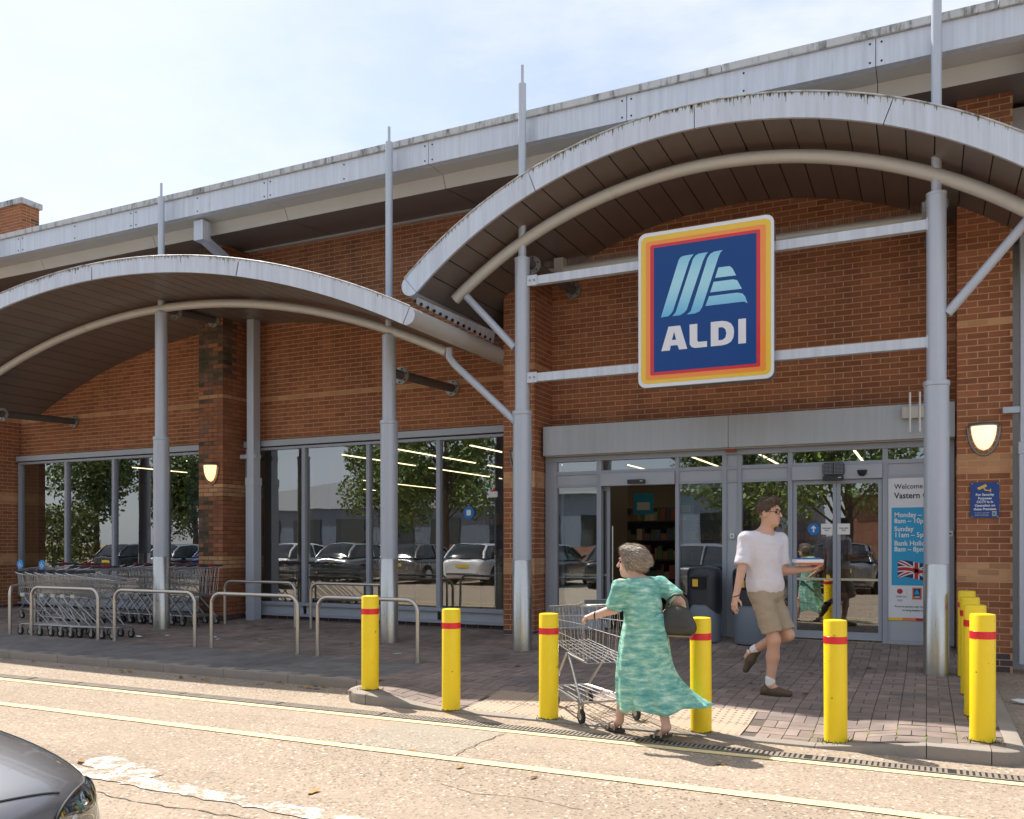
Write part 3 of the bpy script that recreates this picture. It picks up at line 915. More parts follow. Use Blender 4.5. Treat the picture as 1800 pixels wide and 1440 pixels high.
# waving union flag
mat('flag_blue', (0.015, 0.03, 0.14), 0.6); mat('flag_red', (0.45, 0.02, 0.03), 0.6); mat('flag_white', (0.72, 0.70, 0.68), 0.6)
fx0, fx1, fz0, fz1 = -0.325, 0.10, 1.06, 1.27
def fw(s, t):
    return (fx0 + (fx1 - fx0) * s, fz0 + (fz1 - fz0) * t + 0.018 * math.sin(s * 6.0 + .5))
def fstrip(a, b, hw, y, m, nm, n=14):
    L_, R_ = [], []
    ax, at_ = a; bx, bt = b
    dx, dy = (bx - ax) * (fx1 - fx0), (bt - at_) * (fz1 - fz0); l = math.hypot(dx, dy); nx, ny = -dy / l * hw / (fx1 - fx0), dx / l * hw / (fz1 - fz0)
    for i in range(n + 1):
        t = i / n; s, q = ax + (bx - ax) * t, at_ + (bt - at_) * t
        cl = lambda v: max(0.0, min(1.0, v))
        L_.append(fw(cl(s + nx), cl(q + ny))); R_.append(fw(cl(s - nx), cl(q - ny)))
    mb = MB(); mb.add([(x, y, z) for x, z in L_] + [(x, y, z) for x, z in R_], [(i, i + n + 1, i + n + 2, i + 1) for i in range(n)])
    mb.build(nm, m, po)
fstrip((0, .5), (1, .5), .105, 11.9180, 'flag_blue', 'flag_field')
for a, b in (((0, 0), (1, 1)), ((0, 1), (1, 0))):
    fstrip(a, b, .024, 11.9174, 'flag_white', 'flag_saltire'); fstrip(a, b, .010, 11.9171, 'flag_red', 'flag_saltire')
fstrip((0, .5), (1, .5), .035, 11.9168, 'flag_white', 'flag_cross'); fstrip((.5, 0), (.5, 1), .035, 11.9168, 'flag_white', 'flag_cross')
fstrip((0, .5), (1, .5), .021, 11.9164, 'flag_red', 'flag_cross'); fstrip((.5, 0), (.5, 1), .021, 11.9164, 'flag_red', 'flag_cross')
disc_y(-0.30, 11.919, 11.921, 0.90, 0.033).build('emblem', 'flag_red', po)
ptxt2('TEAM GB', 0.028, -0.35, 0.825, 'print_grey', .0005)
for i in range(5):
    cx, cz = -0.325 + .0125 * i, 0.79 - (i % 2) * .009
    MB().tube([(cx + .008 * math.cos(t), 11.921, cz + .008 * math.sin(t)) for t in [2 * math.pi * k / 12 for k in range(12)]], .0014, 4, closed=True).build('ring', 'print_grey', po)
MB().box(-0.222, -0.220, 11.919, 11.921, 0.80, 0.93).build('divider', 'print_grey', po)
MB().box(-0.16, -0.05, 11.919, 11.9215, 0.80, 0.95).build('badge', 'poster_orange', po)
MB().box(-0.145, -0.065, 11.9175, 11.9188, 0.815, 0.935).build('badge_field', 'flag_blue', po)
MB().prism_y([(-.138, .865), (-.117, .92), (-.095, .92), (-.074, .865)], 11.9160, 11.9170).build('badge_mark', 'poster_blue', po)
link('lettering', on_wall(text_mesh('ALDI', 0.028, align='CENTER', bold=.0012), -0.105, 11.9165, 0.825), 'print_white', po)
ptxt2('Proud to partner with Team GB', 0.031, -0.36, 0.70, 'print_black', .0004)
ptxt2('to bring healthy food', 0.031, -0.27, 0.655, 'print_black', .0004)
for a, b, m_ in ((-.435, -.27, 'poster_yellow'), (-.27, -.12, 'poster_orange'), (-.12, .215, 'flag_red')):
    MB().box(a, b, 11.919, 11.9215, 0.535, 0.57).build('stripe', m_, po)

# CCTV sign on the right pier
mat('cctv_blue', (0.01, 0.06, 0.27), 0.4); mat('cctv_yellow', (0.80, 0.52, 0.08), 0.5)
cs = MB().prism_y(rrect(0.468, 0.765, 1.80, 2.215, .012), 11.530, 11.536).build('security_sign', 'cctv_blue'); tag(cs, 'blue security camera notice with yellow camera symbol on the right brick pier', 'sign')
MB().prism_y([(.535, 2.15), (.555, 2.125), (.64, 2.165), (.625, 2.195)][::-1], 11.527, 11.530).build('camera_symbol', 'cctv_yellow', cs)
MB().prism_y([(.60, 2.148), (.615, 2.118), (.665, 2.110), (.672, 2.098), (.68, 2.098), (.68, 2.14), (.672, 2.14), (.668, 2.122), (.625, 2.128), (.61, 2.153)][::-1], 11.5268, 11.5298).build('bracket_symbol', 'cctv_yellow', cs)
for i, s in enumerate(('For Security', 'Purposes', 'CCTV is in', 'Operation on', 'these Premises')):
    link('lettering', on_wall(text_mesh(s, 0.038, align='CENTER', bold=.0013), .6165, 11.529, 2.058 - i * .042), 'print_white', cs)
for i in range(3):
    link('lettering', on_wall(text_mesh(('The scheme is controlled by', 'the store. For information', 'contact the store manager')[i], 0.0135, align='CENTER'), .585, 11.529, 1.856 - i * .017), 'print_white', cs)
MB().box(.69, .735, 11.5275, 11.5295, 1.82, 1.875).build('badge', 'cctv_yellow', cs)
MB().box(.697, .728, 11.526, 11.5272, 1.827, 1.868).build('badge_field', 'poster_blue', cs)
for xx in (.485, .748):
    for zz in (1.815, 2.198):
        MB().tube([(xx, 11.530, zz), (xx, 11.526, zz)], .008, 8).build('screw', 'galvanised', cs)

# ------------------------------------------------------------------ wall lamps
def wall_lamp(x, z, label, glow, grp='wall lamps on the brick piers'):
    t = thing('wall_lamp', label, 'lamp', (x, 11.545, z), 0, grp)
    def shell(w, d, h, off):
        m = MB(); n, q = 14, 16
        vs = []
        for i in range(n + 1):
            s = i / n
            wd = w * math.sqrt(max(0.0, 1 - s ** 2.1)) * (1 - .06 * s); dp = d * math.sqrt(max(0.0, 1 - s ** 2.0))
            for k in range(q + 1):
                a = math.pi * k / q
                vs.append((x - wd * math.cos(a), 11.545 - off - dp * math.sin(a), z - h * s))
        m.add(vs, [(i * (q + 1) + k, (i + 1) * (q + 1) + k, (i + 1) * (q + 1) + k + 1, i * (q + 1) + k + 1) for i in range(n) for k in range(q)])
        return m
    shell(.155, .13, .315, .012).build('lens', 'lamp_glass', t, smooth=60)
    shell(.135, .10, .285, .02).build('diffuser', glow, t, smooth=60)
    cap = MB(); n, q = 6, 18; vs = []
    for i in range(n + 1):
        s = i / n
        for k in range(q + 1):
            a = math.pi * k / q
            rr = math.cos(s * math.pi / 2)
            vs.append((x - .175 * rr * math.cos(a), 11.547 - .155 * rr * math.sin(a), z + .005 + .045 * math.sin(s * math.pi / 2)))
    cap.add(vs, [(i * (q + 1) + k, i * (q + 1) + k + 1, (i + 1) * (q + 1) + k + 1, (i + 1) * (q + 1) + k) for i in range(n) for k in range(q)])
    cap.add([(x - .175 * math.cos(math.pi * k / q), 11.547 - .155 * math.sin(math.pi * k / q), z + .005) for k in range(q + 1)], [tuple(range(q + 1))])
    cap.build('cap', 'lamp_rim', t, smooth=50)
    # rim hugging the wall around the lens
    pts = [(x + .168 * math.cos(a) * (1 if abs(math.cos(a)) < 2 else 1), 11.538, z + .335 * math.sin(a)) for a in [math.pi + math.pi * k / 24 for k in range(25)]]
    MB().tube(pts, .014, 6).build('rim', 'lamp_rim', t, smooth=60)
mat('lamp_dim', (0.62, 0.42, 0.13), 0.35)
wall_lamp(0.605, 2.87, 'lit wall lamp on the right brick pier above the blue notice', 'lamp_glow')
wall_lamp(-11.385, 2.87, 'glowing warm wall lamp on the stained left brick pier', 'lamp_glow_warm')
wall_lamp(-5.37, 2.84, 'amber unlit wall lamp half hidden behind a column', 'lamp_dim')

# ------------------------------------------------------------------ downpipes
def downpipe(x0, x1, y0, y1, label, hopper=True):
    t = thing('downpipe', label, 'downpipe', ((x0 + x1) / 2, y0, .15))
    MB().box(x0, x1, y0, y1, 0.12, 2.60).build('pipe_lower', 'column_grey', t, bevel=.008)
    MB().box(x0 + .012, x1 - .012, y0 + .012, y1 - .012, 2.60, 6.10).build('pipe_upper', 'column_grey', t, bevel=.008)
    MB().box(x0 - .008, x1 + .008, y0 - .008, y1 + .008, 2.52, 2.66).build('collar', 'column_grey', t, bevel=.006)
    MB().box(x0 - .16, x1 + .01, y0 + .03, y1 - .02, 3.00, 3.07).build('bracket', 'column_grey', t)
    xm = (x0 + x1) / 2
    MB().box(xm - .10, xm + .10, 10.62, 10.80, 6.47, 6.80).build('hopper', 'metal_panel', t, bevel=.008)
    m = MB()
    a = [(xm - .07, 10.66, 6.50), (xm + .07, 10.66, 6.50), (xm + .07, 10.80, 6.56), (xm - .07, 10.80, 6.56)]
    b = [(xm - .07, y0 + .01, 6.06), (xm + .07, y0 + .01, 6.06), (xm + .07, y1 - .015, 6.12), (xm - .07, y1 - .015, 6.12)]
    m.add(a + b, [(0, 1, 5, 4), (1, 2, 6, 5), (2, 3, 7, 6), (3, 0, 4, 7)])
    m.build('offset_pipe', 'column_grey', t)
downpipe(-10.86, -10.68, 11.82, 12.02, 'square grey downpipe beside the stained left brick pier')
downpipe(0.955, 1.20, 11.42, 11.62, 'square grey downpipe at the right edge beside the brick pier')

# ------------------------------------------------------------------ columns
YC = 10.35
def column(x, top, mast_top, rod_top, label, strut=None, strut_end=12.2):
    t = thing('steel_column', label, 'column', (x, YC, pz(x, YC)), 0, 'steel columns carrying the canopies')
    z0 = pz(x, YC) - .02
    MB().tube([(x, YC, z0), (x, YC, 3.22)], .124, 28).build('shaft_lower', 'column_grey', t, smooth=40)
    MB().lathe([(.1285, z0), (.1285, 1.275), (.1245, 1.28)], (x, YC, 0), 32).build('base_sleeve', 'steel', t, smooth=40)
    MB().lathe([(.1245, 3.18), (.132, 3.19), (.132, 3.235), (.099, 3.24)], (x, YC, 0), 28).build('collar', 'column_grey', t, smooth=30)
    MB().tube([(x, YC, 3.22), (x, YC, top)], .098, 28).build('shaft_upper', 'column_grey', t, smooth=40)
    MB().lathe([(.0985, top - .03), (.103, top - .03), (.103, top), (.045, top + .012)], (x, YC, 0), 28).build('head_plate', 'column_grey', t, smooth=30)
    MB().tube([(x, YC, top), (x, YC, mast_top)], .052, 20).build('mast', 'column_grey', t, smooth=40)
    MB().tube([(x, YC, mast_top - .02), (x, YC, rod_top)], .020, 12).build('rod', 'column_grey', t, smooth=40)
    if strut:
        s = MB().tube([(x, YC + .09, strut), (x, strut_end - .02, strut + .06)], .066, 16).build('tie_strut', 'dark_tube', t, smooth=40)
        for yy, zz in ((YC + .30, strut), (strut_end - .05, strut + .06)):
            MB().tube([(x, yy, zz), (x, yy + .03, zz)], .125, 20).build('flange', 'galvanised', s, smooth=40)
            bm_ = MB()
            for k in range(6):
                a = 2 * math.pi * k / 6 + .3
                bm_.tube([(x + .098 * math.cos(a), yy, zz + .098 * math.sin(a)), (x + .098 * math.cos(a), yy - .016, zz + .098 * math.sin(a))], .013, 6)
            bm_.build('bolts', 'dark_tube', s)['kind'] = 'stuff'
    return t
column(-15.74, 4.44, 7.16, 7.39, 'steel column beyond the left edge of the picture under the low canopy', 3.93)
column(-11.30, 5.27, 7.16, 7.39, 'grey steel column by the left window under the crown of the low canopy', 5.36, 11.55)
column(-6.87, 4.44, 7.18, 7.40, 'grey steel column in front of the middle window with a flanged strut', 3.93)
column(-4.79, 5.24, 7.53, 7.78, 'grey steel column left of the entrance between the two canopies', 5.24)
column(0.097, 5.25, 7.90, 8.15, 'thick grey steel column right of the doors beside the hours poster', 5.24)

# ------------------------------------------------------------------ arched canopies
def canopy(name, label, cx, cz, rb, rt, x0, x1, yf, yb, npan, njoint, tube_c, tube_x, endcaps=True):
    t = thing(name, label, 'canopy', (cx, yf, cz + rb))
    n = 96
    a0 = math.acos((x0 - cx) / rb); a1 = math.acos((x1 - cx) / rb)      # from left end to right end
    def P(r, a): return (cx + r * math.cos(a), cz + r * math.sin(a))
    # fascia in panels
    for i in range(njoint):
        s, e = a0 + (a1 - a0) * i / njoint, a0 + (a1 - a0) * (i + 1) / njoint
        g_ = 0.0009
        k = 24
        bot = [P(rb, s + (e - s) * j / k - (g_ if j == 0 else 0) + (g_ if j == k else 0)) for j in range(k + 1)]
        top = [P(rt, s + (e - s) * j / k - (g_ if j == 0 else 0) + (g_ if j == k else 0)) for j in range(k + 1)]
        m = MB()
        vs = [(x, yf, z) for x, z in bot] + [(x, yf, z) for x, z in top] + [(x, yf + .04, z) for x, z in bot] + [(x, yf + .04, z) for x, z in top]
        q = k + 1
        fs = []
        for j in range(k):
            fs += [(j, j + 1, q + j + 1, q + j), (2 * q + j + 1, 2 * q + j, 3 * q + j, 3 * q + j + 1), (q + j, q + j + 1, 3 * q + j + 1, 3 * q + j), (j + 1, j, 2 * q + j, 2 * q + j + 1)]
        for j in (0, k): fs.append((j, q + j, 3 * q + j, 2 * q + j))
        m.add(vs, fs)
        m.build('fascia', 'metal_panel', t)
    # folded drip edge on the fascia's upper arris
    MB().tube([(*(lambda p: (p[0], yf - .006, p[1] + .004))(P(rt, a0 + (a1 - a0) * j / n)),) for j in range(n + 1)], .010, 6).build('drip_edge', 'metal_coping', t, smooth=60)
    # dark deck above the panels and the roof sheet
    m = MB()
    vs = []
    for j in range(n + 1):
        a = a0 + (a1 - a0) * j / n
        for r in (rb + .03, rt - .012):
            x, z = P(r, a)
            vs += [(x, yf + .045, z), (x, yb, z)]
    fs = []
    for j in range(n):
        o_ = j * 4
        fs += [(o_, o_ + 1, o_ + 5, o_ + 4), (o_ + 2, o_ + 6, o_ + 7, o_ + 3)]
    m.add(vs, fs)
    m.build('deck', 'metal_coping', t, smooth=30)
    mdk = MB(); vs2 = []
    for j in range(n + 1):
        a = a0 + (a1 - a0) * j / n
        x, z = P(rb + .018, a); vs2 += [(x, yf + .045, z), (x, yb, z)]
    mdk.add(vs2, [(j * 2, j * 2 + 1, j * 2 + 3, j * 2 + 2) for j in range(n)])
    mdk.build('panel_backing', 'dark_void', t)
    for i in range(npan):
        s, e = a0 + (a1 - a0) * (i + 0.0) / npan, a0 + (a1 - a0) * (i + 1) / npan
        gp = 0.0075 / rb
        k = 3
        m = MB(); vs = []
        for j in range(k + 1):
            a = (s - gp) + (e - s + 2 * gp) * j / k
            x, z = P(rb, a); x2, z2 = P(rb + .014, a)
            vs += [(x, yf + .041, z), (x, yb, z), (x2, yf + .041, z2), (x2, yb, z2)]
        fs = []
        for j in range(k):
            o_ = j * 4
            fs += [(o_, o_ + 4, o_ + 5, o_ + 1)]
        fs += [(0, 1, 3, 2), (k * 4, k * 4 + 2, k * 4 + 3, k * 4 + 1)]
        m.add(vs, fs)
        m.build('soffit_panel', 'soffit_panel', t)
    # rounded end rolls running back to the wall, and the fascia's round ends
    rr = (rt - rb) / 2
    for a, sgn in ((a0, 1), (a1, -1)):
        x, z = P((rb + rt) / 2, a)
        er = MB(); q = 12; vs = []
        d = (math.cos(a), math.sin(a)); tdir = (-math.sin(a) * sgn, math.cos(a) * sgn)
        for k in range(q + 1):
            f = math.pi * k / q - math.pi / 2
            ex = x + rr * (d[0] * math.sin(f) + tdir[0] * math.cos(f)); ez = z + rr * (d[1] * math.sin(f) + tdir[1] * math.cos(f))
            vs += [(ex, yf + .002, ez), (ex, yb, ez)]
        er.add(vs, [(k * 2, k * 2 + 1, k * 2 + 3, k * 2 + 2) for k in range(q)])
        er.build('end_roll', 'tube_grey', t, smooth=60)
        ec = MB(); ec.add([(v[0], yf, v[2]) for v in vs[::2]], [tuple(range(q + 1))]); ec.build('end_cap', 'metal_panel', t)
    (tcx, tcz, tr, trad) = tube_c
    MB().tube([(px, YC, pz_) for px, pz_ in arc(tcx, tcz, tr, tube_x[0], tube_x[1], 60)], trad, 14).build('arch_tube', 'tube_grey', t, smooth=60)
    return t

big = canopy('entrance_canopy', 'steep arched grey canopy over the entrance behind the blue sign', -2.37, 0.67, 5.53, 5.80, -6.05, 1.31, 9.75, 12.19, 27, 4, (-2.36, 0.48, 5.54, .075), (-5.80, 1.08))
low = canopy('low_canopy', 'wide shallow arched grey canopy over the trolley bay at left', -11.30, -7.1, 12.56, 12.79, -16.83, -5.80, 9.05, 12.19, 37, 4, (-11.30, -7.1, 12.44, .066), (-16.67, -5.93))
# flashing plate sticking up along the low canopy's right end
fl = MB().add([(-5.80, 9.35, 4.52), (-5.77, 11.45, 4.46), (-5.74, 11.45, 4.62), (-5.79, 9.35, 4.60)], [(0, 1, 2, 3)])
fl.build('flashing_plate', 'metal_panel', low)
fd = MB()
for i in range(14):
    y = 9.25 + i * .16
    fd.tube([(-5.775, y, 4.525 - .003 * i), (-5.75, y, 4.525 - .003 * i)], .022, 6)
fd.build('corrugation_ends', 'dark_void', low)['kind'] = 'stuff'
for pts, r_, nm, par in (
    ([(-5.62, YC, 4.84), (-4.90, YC, 4.08)], .050, 'brace', big),
    ([(-5.90, YC, 4.17), (-5.89, YC, 4.04), (-5.80, YC, 3.93), (-4.88, YC, 3.10)], .050, 'brace', low),
    ([(0.95, YC, 4.84), (0.20, YC, 3.95)], .050, 'brace', big)):
    MB().tube(pts, r_, 14).build(nm, 'column_grey', par, smooth=50)

# green grey drip marks below the upper arris of the fascias
mat('grime', (0.24, 0.25, 0.18), 0.85, rnd=0.35)
for cn_, cx_, cz_, rt_, x0_, x1_, yf_, nn_ in ((big, -2.37, 0.67, 5.80, -6.0, 1.2, 9.75, 330), (low, -11.30, -7.1, 12.79, -16.0, -5.9, 9.05, 240)):
    gm_ = MB(); dens = [random.uniform(x0_, x1_) for _ in range(14)]
    for k in range(nn_):
        x_ = random.choice(dens) + random.gauss(0, .18) if random.random() < .75 else random.uniform(x0_, x1_)
        if not x0_ < x_ < x1_: continue
        z_ = cz_ + math.sqrt(rt_ ** 2 - (x_ - cx_) ** 2) - .004
        l_ = random.uniform(.015, .05) * (2.2 if random.random() < .18 else 1); w_ = random.uniform(.003, .010)
        gm_.add([(x_ - w_, yf_ - .0015, z_), (x_ + w_, yf_ - .0015, z_), (x_ + w_ * .3, yf_ - .0015, z_ - l_), (x_ - w_ * .3, yf_ - .0015, z_ - l_)], [(0, 3, 2, 1)])
    gm_.build('grime_streaks', 'grime', cn_)['kind'] = 'stuff'

# horizontal tube with bird spikes behind the sign bars
sp = thing('spiked_rail', 'grey tube with bird spikes running behind the blue sign', 'rail', (-2.3, 11.5, 5.5))
MB().tube([(-4.90, 11.5, 5.40), (0.20, 11.5, 5.40)], .055, 12).build('tube', 'tube_grey', sp, smooth=60)
for xx in (-4.72, 0.02):
    MB().box(xx - .07, xx + .07, 11.42, 11.58, 5.34, 5.56).build('bracket', 'tube_grey', sp)
bs = MB(); x = -4.95
while x < 0.2:
    for s in (-1, 0, 1):
        bs.tube([(x, 11.5 + s * .01, 5.44), (x + random.uniform(-.01, .01), 11.5 + s * .055, 5.545)], .0016, 3, caps=False)
    x += .030
o = bs.build('bird_spikes', 'galvanised', sp); o['kind'] = 'stuff'
bs = MB(); x = -4.6
while x < -0.05:
    for s in (-1, 1):
        bs.tube([(x, 10.36, 3.715), (x + random.uniform(-.01, .01), 10.36 + s * .03, 3.81)], .0014, 3, caps=False)
    if not -3.15 < x < -1.6:
        pass
    x += .034

# ------------------------------------------------------------------ the illuminated sign on its two bars
mat('sign_white', (0.72, 0.75, 0.80), 0.3, coat=0.3); mat('sign_yellow', (0.80, 0.53, 0.03), 0.25, coat=0.4)
mat('sign_orange', (0.88, 0.27, 0.035), 0.25, coat=0.4); mat('sign_red', (0.62, 0.012, 0.03), 0.25, coat=0.4)
mat('sign_blue', (0.004, 0.055, 0.24), 0.30, coat=0.12, spec=0.3); mat('sign_side', (0.20, 0.19, 0.17), 0.5)
mat('sign_letter', (0.72, 0.74, 0.80), 0.3, coat=0.3)
def stripe_mat():
    m = bpy.data.materials.new('sign_cyan'); m.use_nodes = True
    N, L = m.node_tree.nodes, m.node_tree.links
    g = N.new("ShaderNodeNewGeometry"); s = N.new("ShaderNodeSeparateXYZ"); L.new(g.outputs['Position'], s.inputs[0])
    w = N.new("ShaderNodeMath"); w.operation = 'SINE'
    a = N.new("ShaderNodeMath"); a.operation = 'MULTIPLY_ADD'; L.new(s.outputs[2], a.inputs[0]); a.inputs[1].default_value = 5.2; a.inputs[2].default_value = 2.6
    L.new(a.outputs[0], w.inputs[0])
    r = N.new("ShaderNodeMapRange"); L.new(w.outputs[0], r.inputs[0]); r.inputs[1].default_value = -1; r.inputs[2].default_value = 1
    x = N.new("ShaderNodeMixRGB"); L.new(r.outputs[0], x.inputs[0]); x.inputs[1].default_value = (0.05, 0.40, 0.74, 1); x.inputs[2].default_value = (0.38, 0.72, 0.86, 1)
    b = N['Principled BSDF']; L.new(x.outputs[0], b.inputs['Base Color']); b.inputs['Roughness'].default_value = 0.3; b.inputs['Coat Weight'].default_value = 0.3
    MATS['sign_cyan'] = m
stripe_mat()
sg = thing('shop_sign', 'large blue square sign with white lettering and yellow, orange and red border', 'sign', (-2.36, 10.3, 3.39))
MB().prism_y(rrect(-3.15, -1.58, 3.40, 5.245, .085), 10.235, 10.44).build('case', 'sign_side', sg)
MB().prism_y(rrect(-3.164, -1.566, 3.388, 5.257, .09), 10.203, 10.234).build('rim', 'sign_white', sg, smooth=30)
for nm, m_, (a, b, c, d), r_, y in (('yellow_border', 'sign_yellow', (-3.130, -1.600, 3.432, 5.214), .07, 10.200), ('orange_border', 'sign_orange', (-3.070, -1.656, 3.476, 5.150), .03, 10.1975),
                                ('red_border', 'sign_red', (-3.014, -1.718, 3.528, 5.102), .02, 10.195), ('blue_field', 'sign_blue', (-2.968, -1.760, 3.566, 5.064), .004, 10.1925)):
    MB().prism_y(rrect(a, b, c, d, r_), y, y + .0028).build(nm, m_, sg)
shapes = {'stripe': [
 [(-2.88, 4.216), (-2.662, 4.88), (-2.637, 4.909), (-2.597, 4.919), (-2.484, 4.921), (-2.516, 4.883), (-2.54, 4.839), (-2.732, 4.28), (-2.759, 4.243), (-2.792, 4.22)],
 [(-2.738, 4.217), (-2.699, 4.26), (-2.492, 4.864), (-2.46, 4.903), (-2.421, 4.919), (-2.314, 4.921), (-2.341, 4.89), (-2.373, 4.824), (-2.565, 4.277), (-2.594, 4.244), (-2.645, 4.217)],
 [(-2.565, 4.216), (-2.516, 4.255), (-2.318, 4.855), (-2.286, 4.898), (-2.239, 4.917), (-2.141, 4.921), (-2.169, 4.897), (-2.2, 4.823), (-2.381, 4.287), (-2.413, 4.236), (-2.468, 4.218)],
 [(-2.192, 4.724), (-2.06, 4.722), (-2.029, 4.69), (-1.988, 4.605), (-2.231, 4.607)],
 [(-2.247, 4.563), (-2.022, 4.563), (-1.976, 4.547), (-1.922, 4.442), (-2.289, 4.445)],
 [(-2.302, 4.401), (-1.976, 4.403), (-1.914, 4.385), (-1.884, 4.345), (-1.857, 4.265), (-1.899, 4.291), (-2.344, 4.291)]]}
for pts in shapes['stripe']:
    link('logo_stripe', on_wall(flat_shape([pts], .003), 0, 10.1900, 0), 'sign_cyan', sg)
for sp_ in ([[(-2.875, 3.81), (-2.787, 4.095), (-2.645, 4.095), (-2.56, 3.81), (-2.658, 3.81), (-2.678, 3.866), (-2.759, 3.866), (-2.771, 3.81)], [(-2.745, 3.931), (-2.694, 3.931), (-2.719, 4.03)]],
            [[(-2.532, 4.093), (-2.44, 4.093), (-2.440, 3.90), (-2.43, 3.878), (-2.325, 3.878), (-2.325, 3.81), (-2.468, 3.81), (-2.508, 3.825), (-2.530, 3.859)]],
            [[(-2.281, 4.095), (-2.145, 4.095), (-2.09, 4.082), (-2.045, 4.053), (-2.018, 4.005), (-2.012, 3.955), (-2.02, 3.89), (-2.045, 3.845), (-2.09, 3.82), (-2.153, 3.81), (-2.281, 3.81)], [(-2.192, 4.022), (-2.145, 4.022), (-2.112, 3.995), (-2.099, 3.948), (-2.111, 3.896), (-2.145, 3.873), (-2.192, 3.873)]],
            [[(-1.963, 4.095), (-1.876, 4.095), (-1.876, 3.81), (-1.963, 3.81)]]):
    link('letter', on_wall(flat_shape(sp_, .004), 0, 10.1900, 0), 'sign_letter', sg)
for za, zb in ((4.868, 4.978), (3.605, 3.715)):
    b_ = MB().box(-4.66, 0.02, 10.31, 10.40, za, zb).build('support_bar', 'metal_panel', sg, bevel=.004)
    for xx in (-4.70, 0.0):
        MB().box(xx, xx + .14, 10.300, 10.309, za - .012, zb + .012).build('end_plate', 'metal_panel', b_)
        for k in (.04, .10):
            MB().tube([(xx + k, 10.301, (za + zb) / 2), (xx + k, 10.288, (za + zb) / 2)], .014, 6).build('bolt', 'galvanised', b_)

# ------------------------------------------------------------------ inside the shop
mat('shop_floor', (0.20, 0.19, 0.17), 0.25, var=0.06); mat('shop_ceiling', (0.10, 0.10, 0.11), 0.8); mat('shop_wall', (0.16, 0.15, 0.15), 0.8)
mat('shelf_dark', (0.03, 0.028, 0.028), 0.6); mat('wood_panel', (0.30, 0.19, 0.09), 0.6, var=0.2, vscale=5)
mat('striplight', (1, .9, .7), 0.5, emit=(1.0, 0.74, 0.40), estr=2.6)
mat('column_dark', (0.035, 0.05, 0.08), 0.4)
fz = 0.236
o = MB().box(-41.6, 8.6, 12.62, 41.6, fz - .1, fz).build('shop_floor', 'shop_floor'); o['kind'] = 'structure'
o = MB().box(-41.6, 8.6, 12.62, 41.6, 3.75, 3.9).build('shop_ceiling', 'shop_ceiling'); o['kind'] = 'structure'
o = MB().box(-41.6, 8.6, 24.0, 24.1, fz, 3.75).build('shop_wall', 'shop_wall'); o['kind'] = 'structure'
o = MB().box(-11.5, -11.3, 12.62, 16, fz, 3.75).build('shop_partition', 'shop_wall'); o['kind'] = 'structure'
k = 0
for xx in (-16.2, -13.9, -10.2, -8.7, -7.2, -5.9, -4.2, -2.9, -1.2, 0.2):
    for yy in (13.4, 17.0, 20.6):
        o = thing('strip_light', 'warm strip light on the shop ceiling ' + ('in the left window' if xx < -11.5 else 'in the middle window' if xx < -5.5 else 'above the open doorway' if xx < -2.5 else 'behind the closed doors') + (', front run' if yy < 14 else ', middle run' if yy < 18 else ', rear run'), 'light', (xx, yy, 3.2), 0, 'strip lights inside the shop')
        MB().box(xx - .035, xx + .035, yy, yy + 3.0, 3.22, 3.27).build('housing', 'shop_wall', o)
        MB().box(xx - .022, xx + .022, yy, yy + 3.0, 3.205, 3.219).build('tube', 'striplight', o)
for i, (xx, lab) in enumerate(((-16.0, 'dark pillar inside the left window'), (-10.35, 'dark pillar inside the middle window at its left'), (-13.6, 'dark pillar inside the left window by the column'), (-6.35, 'dark pillar inside the right end of the middle window'))):
    o = MB().box(xx - .19, xx + .19, 13.3, 13.68, fz, 3.74).build('shop_pillar', 'column_dark', None, bevel=.01); tag(o, lab, 'pillar', 'pillars inside the shop')
# shelving bays with goods
goods = [mat('goods%d' % i, c, 0.5, rnd=0.3) for i, c in enumerate(((0.24, 0.06, 0.04), (0.32, 0.20, 0.06), (0.07, 0.11, 0.05), (0.07, 0.09, 0.16), (0.34, 0.30, 0.24), (0.16, 0.08, 0.05)))]
def shelf_unit(x0, y, n, lab):
    t = thing('shop_shelving', lab, 'shelving', (x0, y, fz), 0, 'shelving inside the shop')
    MB().box(x0, x0 + n * 1.0, y + .45, y + .5, fz, 2.25).build('back_panel', 'shelf_dark', t)
    for i in range(5):
        MB().box(x0, x0 + n, y, y + .449, fz + .1 + i * .40, fz + .13 + i * .40).build('shelf', 'shelf_dark', t)
    rows = {}
    for i in range(5):
        x = x0 + .02
        while x < x0 + n - .15:
            w, h = random.uniform(.04, .13), random.uniform(.10, .30)
            rows.setdefault(random.randrange(6), MB()).box(x, x + w - .008, y + .02, y + .4, fz + .131 + i * .40, fz + .131 + i * .40 + h)
            x += w
    for q, m_ in rows.items():
        o = m_.build('goods', goods[q], t); o['kind'] = 'stuff'
shelf_unit(-6.2, 17.5, 3, 'loaded dark shelving deep inside the open doorway')
shelf_unit(-2.6, 19.0, 4, 'loaded dark shelving behind the closed doors')
shelf_unit(-10.5, 20.0, 4, 'loaded shelving deep behind the middle window')
shelf_unit(-17.0, 19.5, 5, 'loaded shelving deep behind the left window')
MB().box(-5.15, -5.02, 12.62, 15.5, fz, 3.74).build('shop_partition', 'shop_wall')['kind'] = 'structure'
# packing bench behind the middle window
pb = thing('packing_bench', 'long packing bench behind the middle shop window', 'bench', (-8, 13.0, fz))
MB().box(-10.9, -5.8, 12.75, 13.2, 0.985, 1.02).build('worktop', 'shop_floor', pb)
for xx in (-10.6, -9.3, -8.0, -6.7, -5.95):
    MB().tube([(xx, 12.85, fz), (xx, 12.85, .985)], .025, 8).build('leg', 'column_dark', pb)
MB().box(-10.9, -5.8, 13.19, 13.22, fz, .985).build('back_panel', 'wood_panel', pb)
